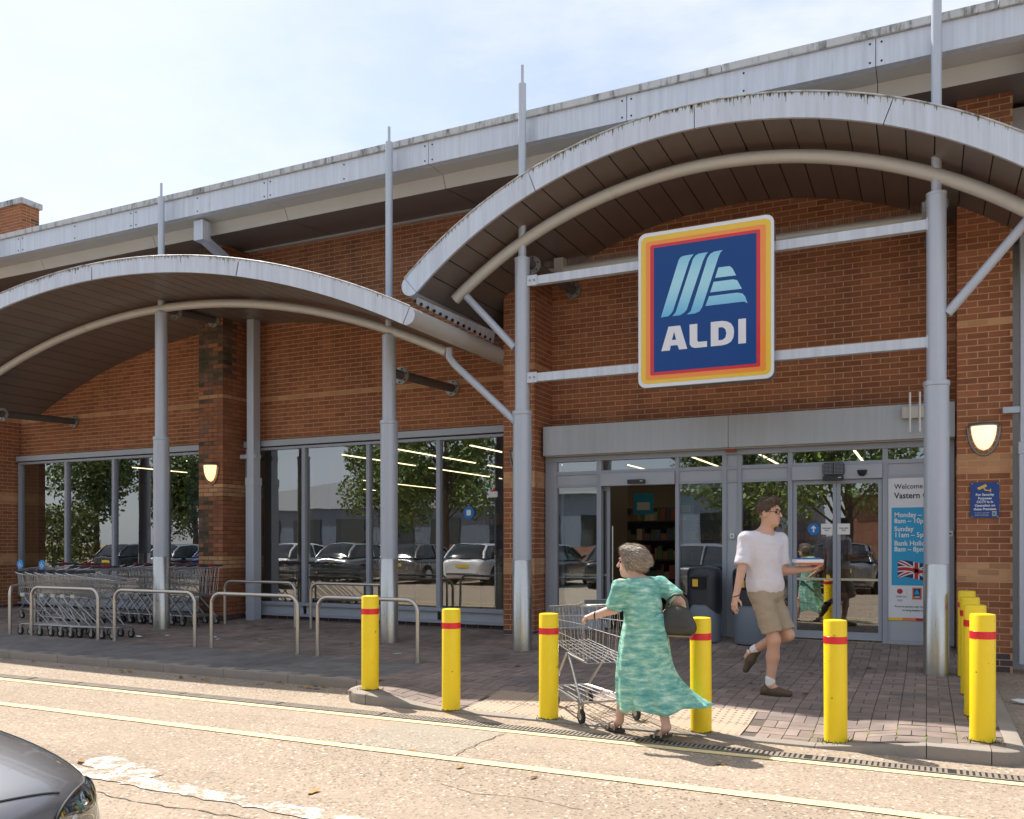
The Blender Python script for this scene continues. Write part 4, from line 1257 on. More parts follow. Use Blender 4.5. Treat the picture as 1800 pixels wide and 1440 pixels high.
# hanging signs and gilt letters inside
for xx, yy, lab in ((-4.80, 15.2, 'blue hanging sign inside the open doorway'), (-4.40, 16.6, 'second blue hanging sign further inside the doorway')):
    t = MB().box(xx, xx + .36, yy, yy + .02, 2.02, 2.40).build('hanging_sign', 'poster_blue'); tag(t, lab, 'sign')
    MB().box(xx + .06, xx + .30, yy - .004, yy - .001, 2.10, 2.24).build('print', 'poster_white', t)
gl = link('gilt_lettering', on_wall(text_mesh('FIOV', 0.17, spacing=1.5, depth=.01), -2.28, 12.35, 2.665), 'cctv_yellow'); tag(gl, 'thin gilt letters behind the glass above the doors', 'lettering')

# ================================================================== STREET FURNITURE
mat('bollard_grime', (0.16, 0.11, 0.04), 0.85, var=0.4, vscale=30)
def bollard(x, y, label, rz, hgt=0.905, tilt=(0, 0)):
    z = pz(x, y)
    t = thing('bollard', label, 'bollard', (x, y, z), rz, 'yellow bollards with a red band')
    t.rotation_euler = (tilt[0], tilt[1], rz)
    b = MB().lathe([(.083, -.02), (.083, hgt - .012), (.079, hgt - .003), (.06, hgt), (0, hgt + .002)], (0, 0, 0), 32).build('post', 'yellow_paint', None, smooth=40)
    b.parent = t
    gr_ = MB(); q_ = 36; vs_ = []
    for k in range(q_):
        a_ = 2 * math.pi * k / q_
        vs_ += [(.0840 * math.cos(a_), .0840 * math.sin(a_), -.01), (.0836 * math.cos(a_), .0836 * math.sin(a_), random.uniform(.006, .017))]
    gr_.add(vs_, [(2 * k, 2 * ((k + 1) % q_), 2 * ((k + 1) % q_) + 1, 2 * k + 1) for k in range(q_)])
    gr_ = gr_.build('grime_ring', 'bollard_grime', None); gr_.parent = t
    for k in range(random.randint(3, 8)):
        a_, z_, s_ = random.uniform(-2.9, -.2), random.uniform(.05, hgt - .03), random.uniform(.002, .006)
        p_ = [( .0837 * math.cos(a_ + i_ * s_ / .083 * math.cos(j_)), .0837 * math.sin(a_ + i_ * s_ / .083 * math.cos(j_)), z_ + i_ * s_ * 1.6 * math.sin(j_)) for i_, j_ in ((1, 0), (.8, 1.1), (1, 2.2), (.7, 3.3), (1, 4.4), (.8, 5.3))]
        c_ = MB().add(p_, [tuple(range(6))]).build('paint_chip', 'bollard_grime', None); c_.parent = t
    r_ = MB().lathe([(.0835, hgt - .175), (.0846, hgt - .174), (.0846, hgt - .122), (.0835, hgt - .121)], (0, 0, 0), 32).build('red_band', 'red_tape', None, smooth=40)
    r_.parent = t
    return t
BO = [(-4.83, 6.95, 'yellow bollard at the left corner of the crossing, standing on the raised kerb', .9),
      (-3.84, 6.78, 'second yellow bollard from the left along the kerb, near the middle window', .905),
      (-2.90, 6.80, 'yellow bollard just left of the shopping trolley being pushed', .895),
      (-1.61, 6.85, 'yellow bollard just right of the woman in the green dress', .905),
      (-0.61, 6.88, 'yellow bollard in front of the closed sliding doors', .912),
      (0.36, 7.01, 'nearest yellow bollard at the right corner of the pavement', .905),
      (0.36, 7.99, 'second yellow bollard in the row running back at the right corner', .905),
      (0.37, 9.10, 'third yellow bollard in the row running back at the right corner', .905),
      (0.38, 10.28, 'farthest yellow bollard in the right row, beside the thick column', .905)]
for i, (x, y, lab, h_) in enumerate(BO):
    bollard(x, y, lab, i * 1.3, h_, (random.uniform(-.008, .008), random.uniform(-.008, .008)))
    # weeds at some feet
tf = MB()
for bx, by, n in ((-0.61, 6.88, 60), (-2.90, 6.80, 22), (0.36, 7.01, 26), (-4.83, 6.95, 12)):
    for k in range(n):
        a = random.uniform(0, 2 * math.pi) if bx > -0.7 else random.uniform(-2.6, .6)
        r_ = random.uniform(.085, .13)
        x, y = bx + r_ * math.cos(a), by + r_ * math.sin(a); z = pz(x, y)
        h_ = random.uniform(.012, .045); dx, dy = random.uniform(-.03, .03), random.uniform(-.03, .03)
        w = .004
        tf.add([(x - w, y, z), (x + w, y, z), (x + dx, y + dy, z + h_)], [(0, 1, 2)])
o = tf.build('weeds', 'grass_blade'); tag(o, 'small green weeds at the feet of the yellow bollards', 'weeds', None, 'stuff')
mo = MB()
for k in range(46):
    x = random.choice([0.6, .4, .2, .0, -.2, -.4]) - .4 + random.uniform(-.004, .004); y = random.uniform(6.86, 7.25); z = pz(x, y)
    l = random.uniform(.02, .08); mo.add([(x - .004, y, z + .002), (x + .004, y, z + .002), (x + .003, y + l, pz(x, y + l) + .002), (x - .003, y + l, pz(x, y + l) + .002)], [(0, 1, 2, 3)])
o = mo.build('moss', 'moss', pavement); o['kind'] = 'stuff'

def hoop(p, q, label):
    (x0, y0), (x1, y1) = p, q
    ln = math.hypot(x1 - x0, y1 - y0); a = math.atan2(y1 - y0, x1 - x0)
    zb = pz((x0 + x1) / 2, (y0 + y1) / 2)
    t = thing('hoop_barrier', label, 'barrier', ((x0 + x1) / 2, (y0 + y1) / 2, zb), a, 'steel hoop barriers round the trolley bay')
    r, H_ = .15, .735
    pts = [(-ln / 2, 0, -.02), (-ln / 2, 0, H_ - r)]
    pts += [(-ln / 2 + r - r * math.cos(R(90 * i / 8)), 0, H_ - r + r * math.sin(R(90 * i / 8))) for i in range(1, 9)]
    pts += [(ln / 2 - r + r * math.sin(R(90 * i / 8)), 0, H_ - r + r * math.cos(R(90 * i / 8))) for i in range(0, 9)]
    pts += [(ln / 2, 0, -.02)]
    o = MB().tube(pts, .0245, 14).build('rail', 'steel_hoop', None, smooth=50); o.parent = t
    for xx in (-ln / 2, ln / 2):
        o = MB().lathe([(.030, 0), (.030, .012), (.0245, .016)], (xx, 0, 0), 16).build('foot_ring', 'galvanised', None, smooth=30); o.parent = t
hoop((-12.27, 8.76), (-10.82, 8.76), 'steel hoop barrier in front of the nested low trolleys at far left')
hoop((-10.48, 8.76), (-8.92, 8.74), 'second steel hoop in the front row, before the column by the left window')
hoop((-8.61, 8.73), (-7.15, 8.71), 'third steel hoop in the front row, before the stained brick pier')
hoop((-6.83, 8.70), (-5.37, 8.69), 'last steel hoop in the front row, beside the first yellow bollard')
hoop((-10.74, 11.19), (-9.23, 11.18), 'steel hoop of the back row beside the square downpipe')
hoop((-8.92, 11.19), (-7.40, 11.18), 'steel hoop of the back row ending behind the middle column')
hoop((-12.73, 8.73), (-13.72, 9.86), 'steel hoop turned into the bay at the left edge')

# litter bins beside the doors
mat('bin_body', (0.165, 0.19, 0.23), 0.5, var=0.06, vscale=4); mat('bin_hood', (0.022, 0.027, 0.036), 0.42); mat('bin_label', (0.70, 0.45, 0.03), 0.5)
def bin_(x, y, label):
    z = pz(x, y)
    t = thing('litter_bin', label, 'bin', (x, y, z), R(-8), 'litter bins beside the doors')
    o = MB().lathe([(.20, 0), (.215, .03), (.205, .62), (.20, .63), (0, .63)], (0, 0, 0), 28).build('body', 'bin_body', None, smooth=40); o.parent = t
    m = MB(); q = 40
    prof = [(.222, 0), (.226, .30), (.226, .40), (.205, .445), (.15, .47), (0, .478)]
    vs = []
    for k in range(q):
        a = 2 * math.pi * k / q
        low = .50 - .13 * max(0.0, abs(math.sin(a + math.pi / 2)) - .45) / .55
        for (r_, zz) in prof: vs.append((r_ * math.cos(a), r_ * math.sin(a), (low if zz == 0 else .52 + zz)))
    n_ = len(prof)
    m.add(vs, [(k * n_ + s, ((k + 1) % q) * n_ + s, ((k + 1) % q) * n_ + s + 1, k * n_ + s + 1) for k in range(q) for s in range(n_ - 1)])
    h_ = m.build('hood', 'bin_hood', None, smooth=40); h_.parent = t
    o = MB().prism_y(rrect(-.105, .105, .70, .86, .02), -.235, -.19).build('aperture', 'dark_void', None); o.parent = h_
    o = MB().box(-.075, .0, -.238, -.2355, .735, .83).build('label', 'bin_label', None); o.parent = h_
    o = MB().prism_y(rrect(-.125, .125, .865, .885, .008), -.238, -.20).build('lip', 'bin_hood', None); o.parent = h_
bin_(-2.67, 11.55, 'grey litter bin with dark hood left of the man')
bin_(-2.07, 11.55, 'grey litter bin half hidden behind the man')

# ================================================================== TROLLEYS
mat('trolley_wire', (0.42, 0.42, 0.42), 0.34, metal=0.85)
mat('trolley_plastic', (0.055, 0.06, 0.085), 0.45); mat('trolley_red', (0.35, 0.03, 0.05), 0.45); mat('trolley_cap', (0.55, 0.52, 0.45), 0.5)

def make_trolley(kind, label, group):
    t = thing('shopping_trolley', label, 'trolley', (0, 0, 0), 0, group)
    deep = kind != 'low'
    L0, L1 = -.46, .46
    zt0, zt1 = (.98, .90) if deep else (.93, .86)
    zb0, zb1 = (.50, .60) if deep else (.62, .66)
    w0, w1, wb = .265, .205, .83
    def side(s, x, k):      # k 0 bottom .. 1 top
        f = (x - L0) / (L1 - L0)
        zt, zb = zt0 + (zt1 - zt0) * f, zb0 + (zb1 - zb0) * f
        w = (w0 + (w1 - w0) * f) * (wb + (1 - wb) * k)
        return (x, s * w, zb + (zt - zb) * k)
    bk = MB(); wr = .0028
    xb = lambda x, k: x * (1 - .10 * (1 - k)) if x > 0 else x
    P_ = lambda s, x, k: side(s, xb(x, k), k)
    n = 11
    for s in (-1, 1):
        for i in range(n + 1):
            x = L0 + (L1 - L0) * i / n
            bk.tube([P_(s, x, 0), P_(s, x, 1)], wr, 4, caps=False)
        for k in (0.0, .33, .66):
            bk.tube([P_(s, L0, k), P_(s, L1, k)], wr * 1.3, 4, caps=False)
    for i in range(9):
        f = -1 + 2 * i / 8
        bk.tube([(P_(1, L1, 0)[0], P_(1, L1, 0)[1] * f, P_(1, L1, 0)[2]), (P_(1, L1, 1)[0], P_(1, L1, 1)[1] * f, P_(1, L1, 1)[2])], wr, 4, caps=False)
        bk.tube([(L0, P_(1, L0, 0)[1] * f, zb0), (P_(1, L1, 0)[0], P_(1, L1, 0)[1] * f, P_(1, L1, 0)[2])], wr, 4, caps=False)
        bk.tube([(L0 + .06, P_(1, L0, 0)[1] * f, zb0 + .02), (L0 + .01, P_(1, L0, 1)[1] * f, zt0 - .02)], wr, 4, caps=False)
    for k in (.35, .7):
        bk.tube([P_(-1, L1, k), P_(1, L1, k)], wr * 1.3, 4, caps=False)
    for i in range(6):
        x = L0 + (P_(1, L1, 0)[0] - L0) * i / 5
        bk.tube([P_(-1, x, 0), P_(1, x, 0)], wr, 4, caps=False)
    o = bk.build('basket', 'trolley_wire', None); o.parent = t
    rim = MB().tube([P_(-1, L0, 1), P_(-1, L1 - .05, 1), (L1, -w1 * .8, zt1), (L1, w1 * .8, zt1), P_(1, L1 - .05, 1), P_(1, L0, 1)], .0065, 6).build('rim', 'trolley_wire', None, smooth=60); rim.parent = t
    # child seat flap
    fl_ = MB()
    for i in range(7):
        f = -1 + 2 * i / 6
        fl_.tube([(L0 + .10, f * .2, zt0 - .20), (L0 + .16, f * .2, zt0 - .03)], wr, 4, caps=False)
    fl_.tube([(L0 + .16, -.21, zt0 - .03), (L0 + .16, .21, zt0 - .03)], .004, 5)
    o = fl_.build('seat_flap', 'trolley_wire', None); o.parent = t
    hd = MB().tube([(L0 - .07, -.27, zt0 + .03), (L0 - .07, .27, zt0 + .03)], .017, 10).build('handle', 'trolley_plastic', None, smooth=50); hd.parent = t
    for s in (-1, 1):
        o = MB().tube([(L0 - .07, s * .255, zt0 + .03), (L0 - .02, s * .262, zt0 + .015), P_(s, L0 + .12, 1)], .011, 8).build('handle_arm', 'trolley_wire', None, smooth=50); o.parent = t
    o = MB().box(L0 - .10, L0 - .045, -.06, .06, zt0 + .012, zt0 + .058).build('coin_lock', 'trolley_red' if deep else 'trolley_plastic', None, bevel=.006); o.parent = hd
    fr = .0115
    for s in (-1, 1):
        if deep:
            pts1 = [(-.02, s * .20, zb0 + .03), (-.40, s * .245, .16)]
            pts2 = [(.02, s * .20, zb0 + .03), (.40, s * .17, .17)]
            o = MB().tube([P_(s, L0 + .06, 0), (-.15, s * .215, zb0 + .02), (-.03, s * .205, zb0 + .03)] + [], fr, 8).build('frame_tube', 'trolley_wire', None, smooth=50); o.parent = t
            o = MB().tube(pts1, fr, 8).build('leg', 'trolley_wire', None, smooth=50); o.parent = t
            o = MB().tube(pts2, fr, 8).build('leg', 'trolley_wire', None, smooth=50); o.parent = t
        else:
            o = MB().tube([P_(s, L0 + .05, .05), (L0 + .14, s * .215, .52), (.12, s * .205, .22), (.17, s * .20, .17)], fr * .8, 8).build('leg', 'trolley_wire', None, smooth=50); o.parent = t
            o = MB().box(L0 + .02, L0 + .11, s * .23 - .015, s * .23 + .015, zb0 - .035, zb0 + .02).build('stop_cap', 'trolley_cap', None, bevel=.006); o.parent = t
    base = MB()
    base.tube([(-.40, -.25, .165), (.36, -.17, .175), (.41, -.12, .175), (.41, .12, .175), (.36, .17, .175), (-.40, .25, .165)], fr, 8)
    base.tube([(-.38, -.24, .165), (-.38, .24, .165)], fr * .8, 6)
    for i in range(5):
        f = -1 + 2 * i / 4
        base.tube([(-.38, f * .20, .172), (.40, f * .13, .180)], .005, 5)
    o = base.build('chassis', 'trolley_wire', None, smooth=50); o.parent = t
    for (x, y) in ((-.40, -.25), (-.40, .25), (.37, -.165), (.37, .165)):
        c = MB(); c.box(x - .022, x + .022, y - .018, y - .013, .05, .15); c.box(x - .022, x + .022, y + .013, y + .018, .05, .15); c.box(x - .024, x + .024, y - .02, y + .02, .145, .162)
        c = c.build('castor', 'galvanised', None); c.parent = t
        w = MB().tube([(x - .012, y - .0125, .0605), (x - .012, y + .0125, .0605)], .060, 18).build('tyre', 'rubber', None, smooth=40); w.parent = c
        w = MB().tube([(x - .012, y - .014, .0605), (x - .012, y + .014, .0605)], .030, 12).build('hub', 'trolley_cap', None, smooth=40); w.parent = c
    return t

ORD = ['first', 'second', 'third', 'fourth', 'fifth', 'sixth', 'seventh', 'eighth']
proto_deep = make_trolley('deep', 'wire shopping trolley pushed by the woman in the green dress', None)
proto_low = make_trolley('low', 'first low wire trolley from the left in the nest behind the front hoop', 'low trolleys nested at the left')
# the trolley being pushed
hx, hy = -.70, .714
proto_deep.location = (-2.66, 7.13, 0.025); proto_deep.rotation_euler = (0, 0, math.atan2(hy, hx))
proto_low.location = (-12.12, 9.02, pz(-12, 9.02)); proto_low.rotation_euler = (0, 0, R(0.5))
for i in range(1, 6):
    copy_tree(proto_low, (-12.12 + .225 * i, 9.02 + random.uniform(-.01, .01), pz(-12, 9.02)), R(random.uniform(-1, 1)), ORD[i] + ' low wire trolley from the left in the nest behind the front hoop')
for i in range(8):
    copy_tree(proto_deep, (-13.05 + .245 * i, 10.93 + random.uniform(-.01, .01), pz(-12, 10.9)), R(180 + random.uniform(-1.2, 1.2)), ORD[i] + ' deep wire trolley from the left in the nest behind the left column', 'deep trolleys nested by the left window')
for i in range(3):
    copy_tree(proto_deep, (-13.15 + .25 * i, 9.95, pz(-13, 10)), R(180 + random.uniform(-1, 1)), ORD[i] + ' deep wire trolley from the left in the middle nest behind the low trolleys', 'deep trolleys in the middle nest')
mat('access_blue', (0.03, 0.28, 0.70), 0.4)
for i, (xx, lab) in enumerate(((-14.72, 'wire trolley with round blue wheelchair badge at the left edge'), (-14.12, 'second wire trolley with round blue wheelchair badge from the left edge'))):
    c = copy_tree(proto_deep, (xx, 10.75, pz(-15, 10.7)), R(182), lab, 'trolleys with wheelchair badges')
    bd = disc_y(.30, .245, .252, 1.0, .085)
    b_ = bd.build('badge', 'access_blue', None); b_.parent = c
    s_ = MB().tube([(.30 + .03 * math.cos(a), .2535, .985 + .03 * math.sin(a)) for a in [R(-150 + 220 * k / 12) for k in range(13)]], .006, 5)
    s_.tube([(.30, .2535, 1.04), (.30, .2535, .995), (.275, .2535, .995), (.262, .2535, .965)], .007, 5)
    s_ = s_.build('wheelchair_symbol', 'print_white', None); s_.parent = b_

# ================================================================== LITTER AND LEAVES
mat('litter_blue', (0.02, 0.30, 0.60), 0.5); mat('litter_white', (0.72, 0.74, 0.76), 0.5)
lm = []
for k in range(5):
    pts = []
    n = 9
    for i in range(n):
        a = 2 * math.pi * i / n
        r_ = (.020 + .013 * math.cos(a) ** 2) * random.uniform(.75, 1.15)
        pts.append((r_ * 1.25 * math.cos(a), r_ * .8 * math.sin(a), random.uniform(.001, .012)))
    m = MB().add([(0, 0, .006)] + pts, [(0, i + 1, (i + 1) % n + 1) for i in range(n)])
    lm.append(m.mesh('fallen_leaf'))
    lm[-1].materials.append(MATS['leaf_litter'])
spots = []
for k in range(26): spots.append((random.uniform(-11.3, -7.0), random.uniform(9.2, 11.4)))
for k in range(14): spots.append((random.uniform(-7.8, -5.6), random.uniform(7.05, 7.36)))
for k in range(10): spots.append((random.uniform(-10.8, -8), random.uniform(7.1, 7.35)))
for k in range(12): spots.append((random.uniform(-2.3, .3), random.uniform(8.3, 10.9)))
for k in range(8): spots.append((random.uniform(-5, -2.5), random.uniform(8.0, 11.2)))
for k in range(6): spots.append((random.uniform(-6, 1), random.uniform(3.2, 6.1)))
for k in range(6): spots.append((random.uniform(.8, 1.6), random.uniform(7.2, 10.5)))
for x, y in spots:
    o = bpy.data.objects.new('fallen_leaf', random.choice(lm)); COL.objects.link(o)
    onp = (y > 7.5 and x < .5) or (y > 6.8 and -5 < x < .5)
    o.location = (x, y, (pz(x, y) if onp else 0.0) + .003); o.rotation_euler = (random.uniform(-.15, .15), random.uniform(-.15, .15), random.uniform(0, 6.28))
    s_ = random.uniform(.8, 1.5); o.scale = (s_, s_, s_)
    tag(o, 'small dry brown leaf ' + ('in the gutter below the left kerb' if y < 7.45 and x < -5.2 else 'on the sunlit road' if y < 6.6 else 'on the tarmac right of the pavement' if x > .5 else 'on the paving inside the hoops' if x < -6.5 else 'on the paving in front of the doors' if x > -2.4 else 'on the paving beside the column left of the doors'), 'leaf', 'dry leaves scattered on the ground')
def crumple(x, y, sx, sy, sz, m_, lab):
    n = 10; vs = [(0, 0, sz)]
    for i in range(n):
        a = 2 * math.pi * i / n; f = random.uniform(.6, 1.1)
        vs.append((sx * f * math.cos(a), sy * f * math.sin(a), random.uniform(.002, sz * .7)))
    for i in range(n):
        a = 2 * math.pi * (i + .5) / n; vs.append((sx * .5 * math.cos(a), sy * .5 * math.sin(a), random.uniform(.4, 1.1) * sz))
    f = []
    for i in range(n):
        j = (i + 1) % n
        f += [(0, n + 1 + i, n + 1 + j), (n + 1 + i, j + 1, n + 1 + j), (n + 1 + i, i + 1, j + 1)]
    o = MB().add(vs, f).build('paper_litter', m_); o.location = (x, y, (pz(x, y) if x < .5 else 0) + .003); o.rotation_euler.z = random.uniform(0, 3)
    tag(o, lab, 'litter')
crumple(-10.95, 9.15, .09, .05, .03, 'litter_blue', 'crumpled blue wrapper on the paving behind the second hoop')
crumple(-10.55, 9.25, .12, .045, .03, 'litter_white', 'crumpled white wrapper on the paving behind the second hoop')
crumple(-10.35, 9.6, .05, .04, .015, 'litter_white', 'small white paper scrap on the paving left of the column foot')
crumple(-9.55, 9.75, .05, .035, .015, 'litter_white', 'small white paper scrap between the second and third hoops')
crumple(-9.30, 9.55, .06, .03, .01, 'litter_white', 'flat white paper scrap near the left leg of the third hoop')
crumple(-6.05, 9.3, .06, .03, .008, 'litter_white', 'thin white paper strip on the paving near the middle column foot')
crumple(0.82, 9.35, .13, .05, .05, 'litter_white', 'crumpled white paper on the tarmac behind the right row of bollards')

# ================================================================== PEOPLE
def sdf_mesh(prims, h=0.008, cuts=()):
    """Blend tapered capsules and ellipsoids into one continuous skin (surface nets)."""
    lo = np.array([1e9] * 3); hi = -lo
    for p in prims:
        if p[0] in 'cf':
            a, b, ra, rb = map(np.array, p[1:5]); r = max(ra, rb)
            lo = np.minimum(lo, np.minimum(a, b) - r); hi = np.maximum(hi, np.maximum(a, b) + r)
        else:
            c, r = np.array(p[1]), np.max(p[2]); lo = np.minimum(lo, c - r); hi = np.maximum(hi, c + r)
    lo -= .05; hi += .05
    n = np.ceil((hi - lo) / h).astype(int) + 1
    F = np.full(n, 1.0, dtype=np.float32)
    ax = [lo[i] + h * np.arange(n[i]) for i in range(3)]
    for p in prims:
        k = p[-1]
        if p[0] in 'cf':
            a, b = np.array(p[1], float), np.array(p[2], float); ra, rb = p[3], p[4]; r = max(ra, rb)
            bl, bh = np.minimum(a, b) - r, np.maximum(a, b) + r
        else:
            c, rad = np.array(p[1], float), np.array(p[2], float); bl, bh = c - rad.max(), c + rad.max()
        m = .045 + k
        i0 = np.maximum(np.floor((bl - m - lo) / h).astype(int), 0); i1 = np.minimum(np.ceil((bh + m - lo) / h).astype(int) + 1, n)
        X, Y, Z = np.meshgrid(ax[0][i0[0]:i1[0]], ax[1][i0[1]:i1[1]], ax[2][i0[2]:i1[2]], indexing='ij')
        Q = np.stack([X, Y, Z], -1).astype(np.float32)
        if p[0] in 'cf':
            ba = b - a; l2 = max(ba @ ba, 1e-9)
            t = np.clip(((Q - a) @ ba) / l2, 0, 1)
            d = np.linalg.norm(Q - a - t[..., None] * ba, axis=-1) - (ra + (rb - ra) * t)
            if p[0] == 'f':
                d = np.maximum(d, (Q - b) @ (ba / math.sqrt(l2)))
        else:
            q = Q - c
            if p[3] is not None:
                q = q @ np.array(p[3], dtype=np.float32)          # columns = ellipsoid axes
            k0 = np.linalg.norm(q / rad, axis=-1); k1 = np.linalg.norm(q / (rad * rad), axis=-1) + 1e-9
            d = k0 * (k0 - 1) / k1
        sl = tuple(slice(i0[i], i1[i]) for i in range(3))
        f = F[sl]
        hh = np.maximum(k - np.abs(f - d), 0) / max(k, 1e-6)
        F[sl] = np.minimum(f, d) - hh * hh * k * .25
    if cuts:
        X, Y, Z = np.meshgrid(*ax, indexing='ij')
        for (nn, dd) in cuts:
            F = np.maximum(F, (nn[0] * X + nn[1] * Y + nn[2] * Z - dd).astype(np.float32))
    ins = F < 0
    c = ins[:-1, :-1, :-1].astype(np.int8)
    tot = np.zeros_like(c)
    for dx in (0, 1):
        for dy in (0, 1):
            for dz in (0, 1):
                tot += ins[dx:n[0] - 1 + dx, dy:n[1] - 1 + dy, dz:n[2] - 1 + dz]
    act = (tot > 0) & (tot < 8)
    idx = np.argwhere(act)
    vid = np.full(act.shape, -1, dtype=np.int64); vid[act] = np.arange(len(idx))
    pos = np.zeros((len(idx), 3)); cnt = np.zeros(len(idx))
    cor = [(x, y, z) for x in (0, 1) for y in (0, 1) for z in (0, 1)]
    for a_ in cor:
        for d_ in range(3):
            if a_[d_]: continue
            b_ = list(a_); b_[d_] = 1
            ia, ib = idx + np.array(a_), idx + np.array(b_)
            fa, fb = F[tuple(ia.T)], F[tuple(ib.T)]
            s = (fa < 0) != (fb < 0)
            t = np.where(s, fa / np.where(s, fa - fb, 1), 0)
            pp = np.array(a_, float)[None] + np.eye(3)[d_][None] * t[:, None]
            pos[s] += pp[s]; cnt[s] += 1
    V = lo + h * (idx + pos / cnt[:, None])
    faces = []
    for d_ in range(3):
        o1, o2 = [(1, 2), (2, 0), (0, 1)][d_]
        sh = [slice(None)] * 3; sh2 = [slice(None)] * 3
        sh[d_] = slice(0, -1); sh2[d_] = slice(1, None)
        A, B = ins[tuple(sh)], ins[tuple(sh2)]
        E_ = np.argwhere(A != B)
        ok = (E_[:, o1] > 0) & (E_[:, o2] > 0) & (E_[:, o1] < n[o1] - 1) & (E_[:, o2] < n[o2] - 1)
        E_ = E_[ok]
        e1, e2 = np.eye(3, dtype=int)[o1], np.eye(3, dtype=int)[o2]
        q = [vid[tuple((E_ - e1 - e2).T)], vid[tuple((E_ - e2).T)], vid[tuple(E_.T)], vid[tuple((E_ - e1).T)]]
        q = np.stack(q, 1)
        fl = A[tuple(E_.T)]
        q[~fl] = q[~fl][:, ::-1]
        faces.append(q)
    faces = np.concatenate(faces)
    me = bpy.data.meshes.new('skin')
    me.from_pydata(V.tolist(), [], faces.tolist())
    return me

def sdf_obj(name, prims, material, parent, h=0.008, cuts=(), smooth_it=2, wrinkle=None):
    me = sdf_mesh(prims, h, cuts)
    me.shade_smooth()
    o = bpy.data.objects.new(name, me); COL.objects.link(o)
    me.materials.append(MATS[material])
    o.parent = parent
    if smooth_it:
        md = o.modifiers.new('smooth', 'SMOOTH'); md.factor = .5; md.iterations = smooth_it
    if wrinkle:
        tx = bpy.data.textures.new('folds', 'CLOUDS'); tx.noise_scale = wrinkle[1]; tx.noise_depth = 2
        md = o.modifiers.new('folds', 'DISPLACE'); md.texture = tx; md.strength = wrinkle[0]; md.mid_level = .5; md.texture_coords = 'LOCAL'
    return o

mat('skin', (0.58, 0.34, 0.245), 0.5, var=0.06, vscale=12)
mat('skin_pale', (0.60, 0.37, 0.28), 0.5, var=0.06, vscale=12)
mat('hair_brown', (0.075, 0.045, 0.028), 0.55, var=0.3, vscale=60, bump=0.6, bscale=140)
mat('hair_grey', (0.30, 0.24, 0.18), 0.6, var2=(0.12, 0.095, 0.08), var=0.35, vscale=22, bump=0.6, bscale=140)
mat('shirt', (0.66, 0.63, 0.68), 0.85, var=0.04, vscale=6, bump=0.9, bscale=9)
mat('shorts', (0.37, 0.30, 0.215), 0.85, var=0.07, vscale=10, bump=0.9, bscale=11)
mat('shoe_brown', (0.10, 0.065, 0.038), 0.7, var=0.15, vscale=20); mat('sole', (0.05, 0.04, 0.03), 0.8); mat('sock', (0.75, 0.75, 0.76), 0.9)
mat('eye_dark', (0.02, 0.015, 0.012), 0.2); mat('lips', (0.42, 0.18, 0.14), 0.5)
mat('bag_leather', (0.045, 0.042, 0.035), 0.45, var=0.15, vscale=20, bump=0.2)
mat('sandal', (0.30, 0.26, 0.21), 0.5)

def frame(f):
    """Columns: right-hand side, forward, up for a facing direction f (x, y)."""
    l = math.hypot(*f); f = (f[0] / l, f[1] / l, 0)
    return np.array([[f[1], f[0], 0], [-f[0], f[1], 0], [0, 0, 1]], float)

def head_prims(c, f, s=1.0, jaw=1.0):
    """Skull, jaw, nose, brow, ears, neck stub around head centre c; facing f."""
    M = frame(f); c = np.array(c, float)
    P_ = lambda r, d, u: tuple(c + s * (M @ np.array([r, d, u])))
    return [('e', P_(0, -.012, .025), (.076 * s, .096 * s, .098 * s), M, .02),
            ('e', P_(0, .020, -.055), (.060 * s * jaw, .070 * s, .070 * s), M, .03),
            ('e', P_(0, .058, -.098), (.026 * s, .024 * s, .020 * s), M, .03),
            ('c', P_(0, .088, .008), P_(0, .108, -.030), .009 * s, .0145 * s, .012),
            ('c', P_(-.04, .076, .028), P_(.04, .076, .028), .012 * s, .012 * s, .02),
            ('e', P_(.077, -.008, -.012), (.012 * s, .022 * s, .034 * s), M, .006),
            ('e', P_(-.077, -.008, -.012), (.012 * s, .022 * s, .034 * s), M, .006),
            ('c', P_(-.016, .086, -.062), P_(.016, .086, -.062), .009 * s, .009 * s, .010)], P_, M

def face_bits(P_, M, s, par):
    for r_ in (-.032, .032):
        e = bpy.data.meshes.new('eye'); bm = bmesh.new(); bmesh.ops.create_uvsphere(bm, u_segments=10, v_segments=8, radius=.0105 * s); bm.to_mesh(e); bm.free()
        o = link('eye', e, 'eye_dark', None, 60); o.parent = par; o.location = P_(r_, .079, .004)
        b = MB().tube([P_(r_ - .018, .087, .024), P_(r_, .092, .030), P_(r_ + .018, .086, .026)], .0045 * s, 6).build('eyebrow', 'hair_brown', None, 60); b.parent = par
    b = MB().tube([P_(-.022, .089, -.063), P_(0, .095, -.0615), P_(.022, .089, -.063)], .0042 * s, 6).build('mouth', 'lips', None, 60); b.parent = par

